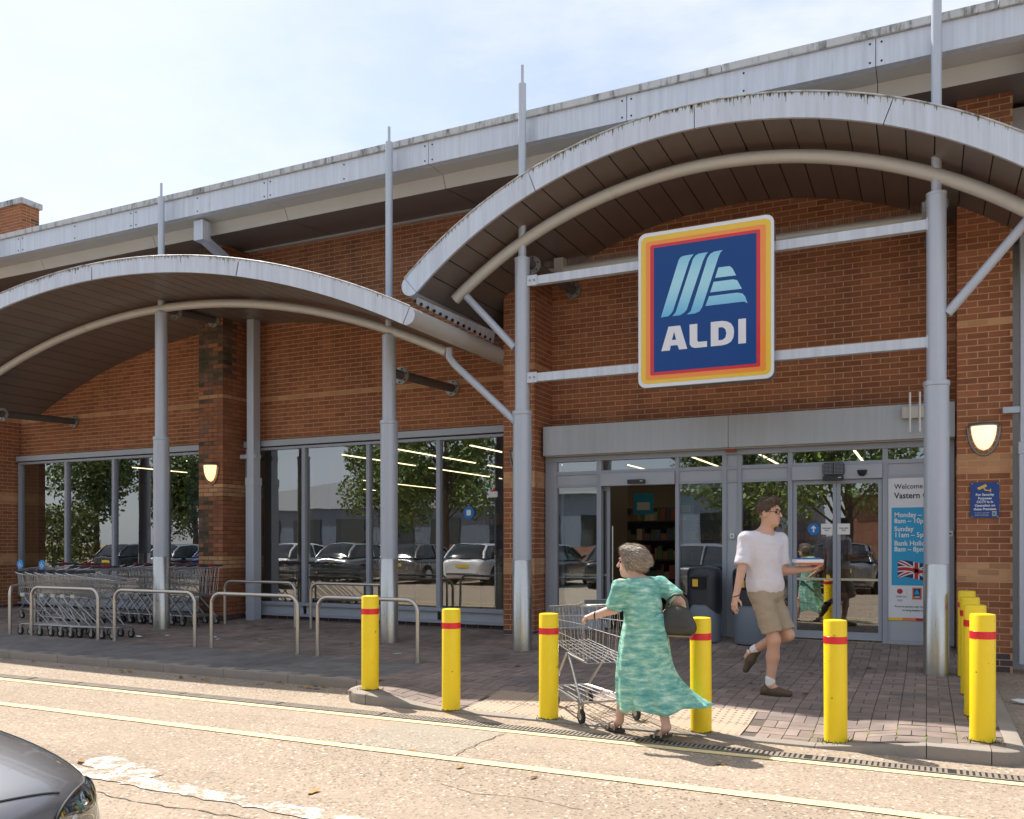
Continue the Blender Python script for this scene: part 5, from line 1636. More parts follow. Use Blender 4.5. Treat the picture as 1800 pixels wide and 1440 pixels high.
def hand_prims(w, d, nrm, s=1.0, curl=.5, thumb=1):
    """Palm, four unequal fingers with two bends each and a thumb from the side. w wrist, d pointing direction, nrm palm normal."""
    w, d, nrm = np.array(w, float), np.array(d, float), np.array(nrm, float)
    d /= np.linalg.norm(d); nrm = nrm - d * (nrm @ d); nrm /= np.linalg.norm(nrm); sd = np.cross(d, nrm)
    out = [('c', tuple(w), tuple(w + d * .03 * s), .024 * s, .026 * s, .02)]
    for k in (-1, 0, 1):
        out.append(('c', tuple(w + d * .03 * s + sd * k * .016 * s), tuple(w + d * .082 * s + sd * k * .022 * s), .0150 * s, .0130 * s, .012))
    for i, ln in enumerate((.074, .084, .080, .062)):
        b = w + d * (.086 - .006 * abs(i - 1.2)) * s + sd * (-.031 + .0205 * i) * s
        c1, c2 = curl * .75, curl * 1.7
        p1 = b + (d * math.cos(c1) + nrm * math.sin(c1)) * ln * .5 * s
        p2 = p1 + (d * math.cos(c2) + nrm * math.sin(c2)) * ln * .5 * s
        out += [('c', tuple(b - d * .012 * s), tuple(p1), .0092 * s, .0084 * s, .005), ('c', tuple(p1), tuple(p2), .0084 * s, .0070 * s, .004)]
    t0 = w + d * .022 * s - sd * thumb * .022 * s
    t1 = t0 + (d * .55 - sd * thumb * .62 + nrm * .45) * .045 * s
    t2 = t1 + (d * .85 - sd * thumb * .15 + nrm * .5) * .032 * s
    out += [('c', tuple(t0), tuple(t1), .0125 * s, .0105 * s, .010), ('c', tuple(t1), tuple(t2), .0100 * s, .0080 * s, .004)]
    return out

def shoe(name, ankle, toe_dir, par, material, ln=.27, drop=.085, pitch=0.0):
    a = np.array(ankle, float); d = np.array((*toe_dir, 0.0)); d /= np.linalg.norm(d)
    d = d * math.cos(pitch) + np.array((0, 0, -math.sin(pitch))); up = np.array((0, 0, 1.0)); up = up - d * (up @ d); up /= np.linalg.norm(up)
    g = a - up * drop
    q = lambda f, u, s=0: tuple(g + d * f + up * u)
    pr = [('c', q(-.045, .042), q(-.02, .075), .040, .042, .02), ('c', q(-.05, .036), q(.06, .040), .036, .042, .03), ('c', q(.05, .036), q(ln - .105, .030), .043, .030, .03)]
    o = sdf_obj(name, pr, material, par, .006)
    sm = MB()
    n = 20; ol = []
    sd = np.cross(d, up)
    for i in range(n):
        t = 2 * math.pi * i / n
        fx = (ln / 2) * math.cos(t) + ln / 2 - .095
        wy = .042 * math.sin(t) * (1.08 if math.cos(t) > 0 else .86)
        ol.append((fx, wy))
    vs = [tuple(g + d * x + sd * y - up * 0) for x, y in ol] + [tuple(g + d * x + sd * y + up * .018) for x, y in ol]
    sm.add(vs, [tuple(range(n - 1, -1, -1)), tuple(range(n, 2 * n))] + [(i, (i + 1) % n, (i + 1) % n + n, i + n) for i in range(n)])
    s_ = sm.build('sole', 'sole', None, 40); s_.parent = o
    return o

AZ = R(25.516)   # people are laid out in axes turned with the street view: x to the right, y away

# ---- the man
mx0, my0 = -1.32, 8.30
man = thing('person', 'person in pale T-shirt and khaki shorts striding right with a packet in hand', 'person', (mx0, my0, pz(mx0, my0)), AZ)
mf = (.38, -.92)
hc = (.000, -.03, 1.685)
hp, HP, HM = head_prims(hc, (.70, -.71), 1.04)
rs, ls = (-.232, -.065, 1.445), (.128, .075, 1.435)
Rk, Ra = (.020, -.095, .515), (.000, -.045, .090)
Lk, La = (.175, -.010, .555), (-.095, .225, .375)
rel, rwr = (-.285, -.125, 1.165), (-.345, -.155, .925)
lel, lwr = (.150, .060, 1.145), (.330, -.070, 1.165)
MF = frame(mf)
body = hp + [('c', (-.010, -.015, 1.60), (-.045, .0, 1.47), .058, .064, .03),
    ('e', (-.05, .0, 1.36), (.185, .115, .16), MF, .06), ('e', (-.04, .0, 1.15), (.155, .110, .20), MF, .06), ('e', (-.03, .0, .95), (.155, .110, .13), MF, .04),
    ('c', (-.05, 0, 1.46), rs, .06, .058, .05), ('c', (-.05, 0, 1.46), ls, .06, .058, .05),
    ('c', rs, rel, .054, .041, .03), ('c', rel, rwr, .042, .029, .012), ('c', ls, lel, .054, .041, .03), ('c', lel, lwr, .042, .029, .012),
    ('c', (-.085, -.06, .90), Rk, .074, .056, .05), ('c', Rk, (.020, -.055, .36), .056, .058, .03), ('c', (.020, -.055, .36), Ra, .056, .036, .03),
    ('c', (.03, .06, .90), Lk, .074, .056, .05), ('c', Lk, (.070, .090, .505), .056, .058, .03), ('c', (.070, .090, .505), La, .056, .036, .03),
    ('c', Ra, (.07, -.085, .045), .036, .032, .03), ('c', La, (-.135, .258, .315), .036, .030, .03)]
body += hand_prims(rwr, (-.06, -.03, -.24), (.8, .35, 0), 1.05, .55, -1)
body += hand_prims(lwr, (.19, -.09, .015), (.1, .1, 1.0), 1.05, .75, 1)
bo = sdf_obj('body', body, 'skin', man, .0078)
face_bits(HP, HM, 1.06, bo)
# glasses
for r_ in (-.033, .033):
    o = MB().tube([HP(r_ + .026 * math.cos(a), .098, .004 + .019 * math.sin(a)) for a in [2 * math.pi * k / 14 for k in range(14)]], .0025, 5, closed=True).build('glasses_rim', 'eye_dark', None, 60); o.parent = bo
o = MB().tube([HP(-.008, .100, .010), HP(.008, .100, .010)], .0022, 5).build('glasses_bridge', 'eye_dark', None); o.parent = bo
for s_ in (-1, 1):
    o = MB().tube([HP(s_ * .059, .096, .008), HP(s_ * .083, .0, .012)], .0022, 5).build('glasses_arm', 'eye_dark', None); o.parent = bo
# hair
hm_ = [('e', HP(0, -.022, .048), (.090, .108, .092), HM, .02), ('e', HP(0, .035, .105), (.070, .060, .036), HM, .03), ('e', HP(.02, .060, .112), (.045, .04, .026), HM, .02)]
ff = HM @ np.array([0, 1, 0]); fu = np.array([0, 0, 1.0]); cc = np.array(hc) * 1.0
nn = ff * .80 - fu * .62; nn /= np.linalg.norm(nn)
mh_ = sdf_obj('hair', hm_, 'hair_brown', man, .007, [(tuple(nn), float(nn @ np.array(HP(0, .072, .062)))), ((0, 0, -1), -(hc[2] - .045))], 1, (.016, .022))
def strands(ob, n, ln, material, par, back, seed):
    """Loose locks lying on the hair: thin strips that start on it and run back and down."""
    dg = bpy.context.evaluated_depsgraph_get(); ev = ob.evaluated_get(dg); me = ev.to_mesh()
    co = np.array([v.co for v in me.vertices]); no = np.array([v.normal for v in me.vertices]); ev.to_mesh_clear()
    rg = np.random.default_rng(seed); mb = MB(); back = np.array(back, float)
    for i in rg.choice(len(co), n):
        p, nr_ = co[i], no[i]
        d = back + rg.normal(size=3) * .14; d = d - nr_ * (d @ nr_); l = np.linalg.norm(d)
        if l < .1: continue
        d /= l; sd = np.cross(d, nr_); L_ = ln * rg.uniform(.6, 1.4); w = .0018
        a, b, c = p - nr_ * .002, p + d * L_ * .5 + nr_ * .006, p + d * L_ + nr_ * rg.uniform(-.004, .010)
        mb.add([tuple(a - sd * w), tuple(a + sd * w), tuple(b + sd * w), tuple(b - sd * w), tuple(c)], [(0, 1, 2, 3), (3, 2, 4)])
    o = mb.build('hair_strands', material, None); o.parent = ob; o['kind'] = 'stuff'
mat('hair_strand_brown', (0.10, 0.06, 0.035), 0.5, rnd=.5); mat('hair_strand_grey', (0.36, 0.29, 0.22), 0.5, rnd=.55)
strands(mh_, 1500, .035, 'hair_strand_brown', man, (-.5, .5, -.4), 3)
# T-shirt
tsh = [('e', (-.05, .0, 1.355), (.198, .130, .165), MF, .06), ('e', (-.042, .0, 1.16), (.180, .132, .22), MF, .07), ('e', (-.032, .0, 1.00), (.186, .140, .13), MF, .07),
    ('c', (-.05, 0, 1.455), rs, .068, .070, .05), ('c', (-.05, 0, 1.455), ls, .068, .070, .05),
    ('f', rs, tuple(np.array(rs) + (np.array(rel) - np.array(rs)) * .84), .064, .074, .03), ('f', ls, tuple(np.array(ls) + (np.array(lel) - np.array(ls)) * .80), .064, .074, .03)]
sdf_obj('t_shirt', tsh, 'shirt', man, .009, [((0, 0, -1), -.925), ((.10, -.22, 1.0), 1.515)], 2, (.022, .10))
# shorts
sho = [('e', (-.032, .0, .95), (.180, .134, .12), MF, .06), ('c', (-.085, -.06, .90), tuple(np.array((-.085, -.06, .90)) + (np.array(Rk) - np.array((-.085, -.06, .90))) * 1.0), .096, .092, .025),
    ('c', (.035, .06, .90), Lk, .096, .088, .022)]
sdf_obj('shorts', sho, 'shorts', man, .009, [((0, 0, 1), .985), ((.22, -.12, -1.0), -.575)], 2, (.024, .09))
sk = [('c', (.000, -.045, .155), (.000, -.045, .09), .0455, .043, .01)]
sdf_obj('sock', sk, 'sock', man, .006)
sk = [('c', (-.065, .200, .400), (-.10, .23, .370), .0455, .043, .01)]
sdf_obj('sock', sk, 'sock', man, .006)
shoe('shoe', (.002, -.045, .085), (.85, -.52), man, 'shoe_brown', .275, .085)
shoe('shoe', (-.102, .232, .360), (-.35, .20), man, 'shoe_brown', .275, .07, 1.05)
o = MB().tube([tuple(np.array(rwr) + np.array((.030 * math.cos(a), .030 * math.sin(a), .012 * math.cos(a)))) for a in [2 * math.pi * k / 16 for k in range(16)]], .006, 6, closed=True).build('wristband', 'eye_dark', None, 60); o.parent = man
# what he carries
mat('packet_white', (0.70, 0.71, 0.74), 0.35); mat('packet_blue', (0.06, 0.14, 0.45), 0.4); mat('packet_red', (0.55, 0.10, 0.06), 0.4); mat('packet_green', (0.10, 0.40, 0.15), 0.4)
ce = Matrix.Translation((mx0, my0, pz(mx0, my0))) @ Matrix.Rotation(AZ, 4, 'Z')
pk = thing('food_packet', 'white and blue flat food packet carried in the hand of the man', 'packet', ce @ Vector((.335, -.085, 1.235)), AZ)
o = MB().prism_z([(-.13, -.06), (.12, -.07), (.145, .0), (.12, .07), (-.13, .06)], -.012, .022).build('tray', 'packet_white', None, 30, .008); o.parent = pk
o = MB().prism_z([(-.11, -.045), (.10, -.055), (.12, .0), (.10, .055), (-.11, .045)], .0225, .034).build('film', 'packet_blue', None, 30, .006); o.parent = pk
o = MB().prism_z([(-.05, -.048), (.02, -.05), (.02, .05), (-.05, .048)], .0345, .037).build('label', 'packet_green', None); o.parent = pk
o = MB().prism_z([(-.125, -.062), (.118, -.072), (.118, -.069), (-.125, -.059)], -.03, -.012).build('edge_strip', 'packet_red', None); o.parent = pk

# ---- the woman
wx0, wy0 = -1.99, 6.53
wom = thing('person', 'person in long green patterned dress pushing a shopping trolley', 'person', (wx0, wy0, .012), AZ)
hc2 = (-.085, .03, 1.345)
hp2, HP2, HM2 = head_prims(hc2, (-.93, .36), .98)
wf = (-.60, .80); WF = frame(wf)
ls2, rs2 = (-.185, -.095, 1.165), (.165, .115, 1.165)
lel2, lwr2 = (-.225, -.035, .985), (-.375, -.035, .935)
rel2, rwr2 = (.290, .020, 1.040), (.170, .150, .900)
LA, RA = (-.165, .135, .085), (.150, -.195, .105)
wb = hp2 + [('c', (-.065, .03, 1.27), (-.02, .01, 1.17), .050, .056, .03),
    ('e', (-.005, .01, 1.05), (.138, .092, .14), WF, .05), ('e', (.012, .0, .86), (.125, .095, .16), WF, .05),
    ('c', (0, .01, 1.17), ls2, .055, .052, .05), ('c', (0, .01, 1.17), rs2, .055, .052, .05),
    ('c', ls2, lel2, .050, .040, .03), ('c', lel2, lwr2, .041, .027, .012), ('c', rs2, rel2, .050, .040, .03), ('c', rel2, rwr2, .041, .027, .012),
    ('c', (-.03, .04, .76), (-.12, .12, .42), .070, .052, .04), ('c', (-.12, .12, .42), LA, .050, .032, .03),
    ('c', (.06, -.04, .76), (.10, -.10, .42), .070, .052, .04), ('c', (.10, -.10, .42), RA, .050, .032, .03),
    ('c', LA, (-.205, .175, .030), .032, .024, .02), ('c', (-.205, .175, .030), (-.235, .205, .022), .024, .017, .02),
    ('c', RA, (.115, -.150, .035), .032, .024, .02), ('c', (.115, -.150, .035), (.085, -.115, .022), .024, .017, .02)]
wb += hand_prims(lwr2, (-.16, .06, -.03), (.05, .1, -1.0), .92, 1.0, 1)
wb += hand_prims(rwr2, (-.08, .10, -.06), (-.1, 0, -1.0), .92, .8, -1)
wbo = sdf_obj('body', wb, 'skin_pale', wom, .0075)
face_bits(HP2, HM2, .98, wbo)
ff2 = HM2 @ np.array([0, 1, 0])
nn2 = ff2 * .9 - np.array([0, 0, 1.0]) * .42; nn2 /= np.linalg.norm(nn2)
hw = [('e', HP2(0, -.020, .045), (.098, .112, .098), HM2, .02), ('e', HP2(0, -.070, .005), (.086, .068, .090), HM2, .04), ('e', HP2(0, -.118, .020), (.056, .045, .052), HM2, .02), ('e', HP2(0, .040, .100), (.075, .055, .038), HM2, .03), ('e', HP2(-.07, .0, .0), (.026, .050, .062), HM2, .02), ('e', HP2(.07, .0, .0), (.026, .050, .062), HM2, .02)]
wh_ = sdf_obj('hair', hw, 'hair_grey', wom, .006, [(tuple(nn2), float(nn2 @ np.array(HP2(0, .072, .050)))), ((0, 0, -1), -(hc2[2] - .088))], 2, (.012, .045))

strands(wh_, 2200, .045, 'hair_strand_grey', wom, (.8, -.3, -.5), 4)

def dress_mat():
    m = bpy.data.materials.new('dress'); m.use_nodes = True
    N, L = m.node_tree.nodes, m.node_tree.links
    b = N['Principled BSDF']; b.inputs['Roughness'].default_value = 0.85
    t = N.new("ShaderNodeTexCoord")
    q = N.new("ShaderNodeMapping"); q.inputs['Scale'].default_value = (6, 6, 22); q.inputs['Rotation'].default_value = (.25, .3, 0); L.new(t.outputs['Object'], q.inputs[0])
    n1 = N.new("ShaderNodeTexNoise"); n1.inputs['Scale'].default_value = 1.5; n1.inputs['Detail'].default_value = 5; n1.inputs['Roughness'].default_value = .65; L.new(q.outputs[0], n1.inputs[0])
    cr_ = N.new("ShaderNodeValToRGB"); L.new(n1.outputs['Fac'], cr_.inputs[0])
    e = cr_.color_ramp.elements
    e[0].position = .30; e[0].color = (.07, .27, .28, 1); e[1].position = .70; e[1].color = (.60, .76, .60, 1)
    x = cr_.color_ramp.elements.new(.45); x.color = (.16, .42, .36, 1)
    x = cr_.color_ramp.elements.new(.55); x.color = (.29, .55, .43, 1)
    x = cr_.color_ramp.elements.new(.63); x.color = (.44, .67, .56, 1)
    L.new(cr_.outputs[0], b.inputs['Base Color'])
    MATS['dress'] = m
dress_mat()
bod = [('e', (-.005, .01, 1.06), (.168, .122, .160), WF, .06), ('e', (.01, .0, .90), (.164, .130, .17), WF, .07),
    ('c', (0, .01, 1.165), ls2, .064, .064, .05), ('c', (0, .01, 1.165), rs2, .064, .064, .05),
    ('f', ls2, tuple(np.array(ls2) + (np.array(lel2) - np.array(ls2)) * .95), .060, .074, .03), ('f', rs2, tuple(np.array(rs2) + (np.array(rel2) - np.array(rs2)) * .85), .060, .074, .03)]
dr_ = sdf_obj('dress', bod, 'dress', wom, .009, [((0, 0, -1), -.80), ((-.12, .05, 1.0), 1.232)], 2, (.020, .08))
# skirt: rings with folds, swinging out behind her to the right
prof = [(.95, .012, .0, .146, .116), (.86, .015, .0, .164, .133), (.76, .015, .0, .182, .150), (.62, .010, .0, .198, .162), (.50, .015, .0, .210, .174), (.40, .03, -.01, .232, .195), (.32, .055, -.02, .25, .205), (.255, .085, -.03, .272, .212), (.215, .105, -.035, .288, .216)]
nr = 96; rings = []
for i, (z, cx, cy, ax_, ay_) in enumerate(prof):
    t = i / (len(prof) - 1); ring = []
    for k in range(nr):
        a = 2 * math.pi * k / nr
        fold = 1 + (.010 + .085 * t) * math.sin(9 * a + .6 + t * .8) + .035 * t * math.sin(17 * a + 2)
        tail = max(0.0, math.cos(a + .25)) ** 6 * max(0, t - .45) / .55
        ring.append((cx + ax_ * fold * math.cos(a) + .13 * tail, cy + ay_ * fold * math.sin(a) - .05 * tail, z + .05 * tail + .018 * t * math.sin(5 * a)))
    rings.append(ring)
m = MB(); m.add([p for r_ in rings for p in r_], [(i * nr + k, i * nr + (k + 1) % nr, (i + 1) * nr + (k + 1) % nr, (i + 1) * nr + k) for i in range(len(prof) - 1) for k in range(nr)])
sk_ = m.build('skirt', 'dress', None, 180); sk_.parent = wom
md = sk_.modifiers.new('sub', 'SUBSURF'); md.levels = 1; md.render_levels = 1
md = sk_.modifiers.new('sol', 'SOLIDIFY'); md.thickness = .003
# sandals
for an, td, pt in ((LA, (-.62, .78), 0.0), (RA, (-.62, .78), .30)):
    d = np.array((*td, 0)); d /= np.linalg.norm(d)
    g = np.array((an[0], an[1], .0)); n = 18
    lift = .045 if pt else 0.0
    sd = np.array((-d[1], d[0], 0)); vs = []
    for zz in (0, .020):
        for i in range(n):
            t = 2 * math.pi * i / n; f = .112 * math.cos(t) + .055; w = .037 * math.sin(t)
            p = g + d * f + sd * w; vs.append((p[0], p[1], zz + lift * max(0, (.06 - f)) / .12))
    o = MB().add(vs, [tuple(range(n - 1, -1, -1)), tuple(range(n, 2 * n))] + [(i, (i + 1) % n, (i + 1) % n + n, i + n) for i in range(n)]).build('sandal', 'sole', None, 40); o.parent = wom
    for f, hgt in ((.09, .052), (.02, .075)):
        p = [tuple(g + d * f + sd * .040 * math.cos(a) + np.array((0, 0, lift * max(0, .06 - f) / .12 + .012 + hgt * math.sin(a)))) for a in [math.pi * k / 10 for k in range(11)]]
        s_ = MB().tube(p, .009, 6).build('strap', 'sandal', None, 60); s_.parent = o
wv = np.array(lwr2)
o = MB().tube([tuple(wv + np.array((.008 * math.cos(a), .029 * math.cos(a), .029 * math.sin(a)))) for a in [2 * math.pi * k / 16 for k in range(16)]], .006, 6, closed=True).build('watch', 'eye_dark', None, 60); o.parent = wom
# handbag on her right arm
cw = Matrix.Translation((wx0, wy0, .012)) @ Matrix.Rotation(AZ, 4, 'Z')
bg = thing('handbag', 'dark handbag hanging from the right arm of the woman', 'handbag', cw @ Vector((.255, -.055, .78)), AZ + R(-25))
prb = [('e', (0, 0, .09), (.135, .055, .10), None, .03), ('e', (0, 0, .15), (.115, .045, .085), None, .04), ('c', (-.09, 0, .06), (.09, 0, .06), .06, .06, .04)]
sdf_obj('bag', prb, 'bag_leather', bg, .007)
o = MB().tube([(-.085, 0, .20), (-.075, .01, .27), (-.03, .02, .315), (.03, .02, .315), (.075, .01, .27), (.085, 0, .20)], .010, 8).build('strap', 'bag_leather', None, 60); o.parent = bg
o = MB().box(-.115, .115, -.052, .052, -.004, .008).build('base_trim', 'wood_panel', None, bevel=.004); o.parent = bg

# ================================================================== CARS
mat('car_glass', (0.012, 0.015, 0.018), 0.04, spec=0.9); mat('tail_red', (0.40, 0.01, 0.015), 0.2, coat=.5); mat('alloy', (0.42, 0.43, 0.45), 0.3, metal=0.8)
mat('plate_yellow', (0.75, 0.55, 0.05), 0.4); mat('plate_white', (0.75, 0.75, 0.72), 0.4); mat('chrome', (0.7, 0.7, 0.72), 0.08, metal=1.0)
glass_mat('headlamp_glass', (0.80, 0.84, 0.88), 0.10, 2.0)
mat('lamp_bowl', (0.22, 0.23, 0.25), 0.25, metal=0.8); mat('lamp_chrome', (0.75, 0.76, 0.78), 0.12, metal=1.0)
def car_paint(name, c, metal=.4, rough=.28):
    return mat(name, c, rough, metal, coat=1.0)
car_paint('paint_grey', (0.20, 0.20, 0.21), .6, .32); car_paint('paint_white', (0.72, 0.73, 0.75), 0.0); car_paint('paint_silver', (0.48, 0.50, 0.53), .7)
car_paint('paint_black', (0.012, 0.013, 0.016), .2); car_paint('paint_blue', (0.012, 0.03, 0.16), .4); car_paint('paint_red', (0.30, 0.012, 0.015), .3)

def catmull(P, n):
    P = np.array(P, float); m = len(P); out = []
    for i in range(n):
        t = i / (n - 1) * (m - 1); k = min(int(t), m - 2); f = t - k
        p0, p1, p2, p3 = P[max(k - 1, 0)], P[k], P[k + 1], P[min(k + 2, m - 1)]
        out.append(.5 * ((2 * p1) + (-p0 + p2) * f + (2 * p0 - 5 * p1 + 4 * p2 - p3) * f * f + (-p0 + 3 * p1 - 3 * p2 + p3) * f ** 3))
    return np.array(out)

ST = [(2.07, .40, .60, .34), (2.055, .58, .66, .27), (2.00, .705, .715, .23), (1.88, .80, .760, .21), (1.62, .855, .820, .20), (1.25, .875, .880, .19), (.85, .885, .930, .18), (.3, .89, .955, .17), (-.5, .89, .96, .17), (-1.2, .885, .96, .18), (-1.7, .86, .95, .20), (-1.95, .80, .93, .24), (-2.04, .72, .88, .28), (-2.06, .58, .80, .34)]
def sect(x, w, zt, zb):
    m_ = (zt + zb) / 2
    return [(x, 0, zt), (x - .012, .42 * w, zt - .006), (x - .03, .74 * w, zt - .024), (x - .05, .91 * w, zt - .065), (x - .06, .985 * w, zt - .14), (x - .05, 1.0 * w, m_ + .02), (x - .03, .985 * w, m_ - .12), (x - .02, .95 * w, zb + .05), (x - .02, .84 * w, zb), (x, 0, zb)]
_G = np.array([sect(*s) for s in ST])
NS, NT = 90, 44
_A = np.stack([catmull(_G[:, j], NS) for j in range(_G.shape[1])], 1)
BODY = np.stack([catmull(_A[i], NT) for i in range(NS)], 0)          # [station, around]

def surf(s, t):
    i, j = s * (NS - 1), t * (NT - 1)
    a, b = min(int(i), NS - 2), min(int(j), NT - 2); u, v = i - a, j - b
    return BODY[a, b] * (1 - u) * (1 - v) + BODY[a + 1, b] * u * (1 - v) + BODY[a, b + 1] * (1 - u) * v + BODY[a + 1, b + 1] * u * v

def surf_n(s, t):
    e = .004
    d1 = surf(min(s + e, 1), t) - surf(max(s - e, 0), t); d2 = surf(s, min(t + e, 1)) - surf(s, max(t - e, 0))
    n_ = np.cross(d1, d2); n_ /= np.linalg.norm(n_) + 1e-9
    return n_ if n_ @ np.array([.3, 1, .3]) > 0 else -n_

def patch(s0, s1, tf0, tf1, off, n=14, m=14, side=1):
    """A piece of the body surface lifted by off; tf0/tf1 give the range in t for each s fraction."""
    mb = MB(); vs = []
    for i in range(n + 1):
        f = i / n; s = s0 + (s1 - s0) * f; a, b = tf0(f), tf1(f)
        for k in range(m + 1):
            t = a + (b - a) * k / m
            p = surf(s, t) + surf_n(s, t) * off
            vs.append((p[0], p[1] * side, p[2]))
    mb.add(vs, [(i * (m + 1) + k, i * (m + 1) + k + 1, (i + 1) * (m + 1) + k + 1, (i + 1) * (m + 1) + k) for i in range(n) for k in range(m)])
    return mb

def make_car(label, paint, group=None):
    t = thing('parked_car', label, 'car', (0, 0, 0), 0, group)
    def part(mb, nm, m_, par=t, sm=50, bev=0):
        o = mb.build(nm, m_, None, sm, bev); o.parent = par; return o
    b = MB()
    for side in (1, -1):
        b.add([(p[0], p[1] * side, p[2]) for r_ in BODY for p in r_], [(i * NT + k, i * NT + k + 1, (i + 1) * NT + k + 1, (i + 1) * NT + k) for i in range(NS - 1) for k in range(NT - 1)])
    for r_ in (BODY[0], BODY[-1]):
        b.add([tuple(p) for p in r_] + [(p[0], -p[1], p[2]) for p in r_[::-1]], [tuple(range(2 * NT))])
    body = part(b, 'body', paint)
    # cabin glass, roof, pillars
    gs = [(.98, .76, .925, .95), (.55, .70, 1.20, .95), (.12, .62, 1.405, .95), (-.3, .60, 1.45, .95), (-.9, .60, 1.455, .95), (-1.45, .59, 1.42, .95), (-1.78, .64, 1.20, .95), (-1.98, .72, .95, .93)]
    g_ = []
    for (x, w, z, zb) in gs:
        wb_ = .80 if x < .9 else .76
        g_.append([(x, 0, z + .012), (x, w * .6, z + .006), (x, w * .93, z - .02), (x, w, z - .06 if z > 1.1 else z - .004), (x, wb_, min(zb, z) - .02)])
    g_ = np.array(g_); gg = np.stack([catmull(g_[:, j], 40) for j in range(5)], 1)
    gl_ = MB(); rf = MB()
    for side in (1, -1):
        gl_.add([(p[0], p[1] * side, p[2]) for r_ in gg for p in r_], [(i * 5 + k, i * 5 + k + 1, (i + 1) * 5 + k + 1, (i + 1) * 5 + k) for i in range(39) for k in range(4)])
        idx = [i for i in range(40) if -1.5 < gg[i][0][0] < .16]
        rv = [(p[0], p[1] * side * 1.01, p[2] + .012) for i in idx for p in gg[i][:4]]
        rf.add(rv, [(i * 4 + k, i * 4 + k + 1, (i + 1) * 4 + k + 1, (i + 1) * 4 + k) for i in range(len(idx) - 1) for k in range(3)])
    part(gl_, 'glasshouse', 'car_glass'); part(rf, 'roof', paint)
    for side in (1, -1):
        part(MB().tube([(.98, side * .77, .935), (.55, side * .715, 1.17), (.12, side * .635, 1.375)], .028, 8), 'pillar', paint)
        part(MB().tube([(-.45, side * .625, 1.42), (-.50, side * .80, .95)], .032, 8), 'pillar', paint)
        part(MB().tube([(-1.45, side * .61, 1.38), (-1.80, side * .68, 1.16), (-1.97, side * .76, .94)], .045, 8), 'pillar', paint)
        mr_ = MB(); mr_.box(.62, .78, side * .93 - .06, side * .93 + .06, .97, 1.08)
        part(mr_, 'door_mirror', paint, bev=.02)
        part(MB().prism_y(rrect(-2.075, -1.93, .70, .86, .03), side * .60 - (.14 if side > 0 else 0), side * .60 + (0 if side > 0 else .14)), 'tail_light', 'tail_red')
        for wx in (1.28, -1.28):
            part(MB().tube([(wx, side * .80, .32), (wx, side * .895, .32)], .375, 28), 'wheel_arch', 'rubber')
            w = part(MB().tube([(wx, side * .72, .315), (wx, side * .91, .315)], .315, 28), 'wheel', 'rubber')
            part(MB().tube([(wx, side * .90, .315), (wx, side * .922, .315)], .21, 20), 'rim', 'alloy', w)
        # headlamp: bowl, reflectors and clear cover wrapping the front corner
        lo_, hi_ = (lambda f: .275 - .05 * math.sin(math.pi * min(1, f * 1.15)) + .05 * f), (lambda f: .470 - .10 * f * f)
        s0, s1 = .045, .212
        hl = part(patch(s0, s1, lambda f: lo_(f) + .006, lambda f: hi_(f) - .006, .003, side=side), 'headlight', 'lamp_bowl')
        for f_, t_ in ((.28, .36), (.60, .34)):
            c_ = surf(s0 + (s1 - s0) * f_, t_); n_ = surf_n(s0 + (s1 - s0) * f_, t_)
            c_ = np.array((c_[0], c_[1] * side, c_[2])); n_ = np.array((n_[0], n_[1] * side, n_[2]))
            part(MB().tube([tuple(c_ + n_ * .004), tuple(c_ + n_ * .010)], [.036, .026], 16), 'reflector', 'lamp_chrome', hl)
        part(patch(s0, s1, lo_, hi_, .013, side=side), 'lens', 'headlamp_glass', hl)
        ed = [(s0 + (s1 - s0) * k / 14, lo_(k / 14)) for k in range(15)] + [(s1, lo_(1) + (hi_(1) - lo_(1)) * k / 6) for k in range(1, 6)] + [(s1 - (s1 - s0) * k / 14, hi_(1 - k / 14)) for k in range(15)] + [(s0, hi_(0) - (hi_(0) - lo_(0)) * k / 6) for k in range(1, 6)]
        pts = [(lambda p: (p[0], p[1] * side, p[2]))(surf(s, q) + surf_n(s, q) * .004) for s, q in ed]
        part(MB().tube(pts, .0065, 6, closed=True), 'lamp_seal', 'rubber', hl)
    # bonnet shut lines, bumper line, grille, plates, handles
    for side in (1, -1):
        pts = [(lambda p: (p[0], p[1] * side, p[2]))(surf(.195 - .038 * k / 12, .222 * k / 12) + surf_n(.17, .22 * k / 12) * .0005) for k in range(13)]
        part(MB().tube(pts, .0042, 5), 'shut_line', 'dark_void', body)
        pts = [(lambda p: (p[0], p[1] * side, p[2]))(surf(.20 + .26 * k / 16, .335 - .01 * k / 16) + surf_n(.3, .32) * .0005) for k in range(17)]
        part(MB().tube(pts, .004, 5), 'shut_line', 'dark_void', body)
        for xx in (.55, -.45):
            part(MB().box(xx - .09, xx + .09, side * .885 - .012, side * .885 + .012, .80, .825), 'door_handle', paint, body, bev=.004)
    gr = MB(); 
    for k in range(5): gr.box(2.045, 2.085, -.33, .33, .37 + k * .034, .388 + k * .034)
    part(gr, 'grille', 'black_plastic', body)
    part(MB().box(2.076, 2.088, -.26, .26, .52, .63), 'number_plate', 'plate_white')
    part(MB().box(-2.085, -2.068, -.26, .26, .64, .75), 'number_plate', 'plate_yellow')
    part(MB().box(-2.10, -1.98, -.62, .62, .36, .42), 'rear_bumper', 'black_plastic', bev=.01)
    return t

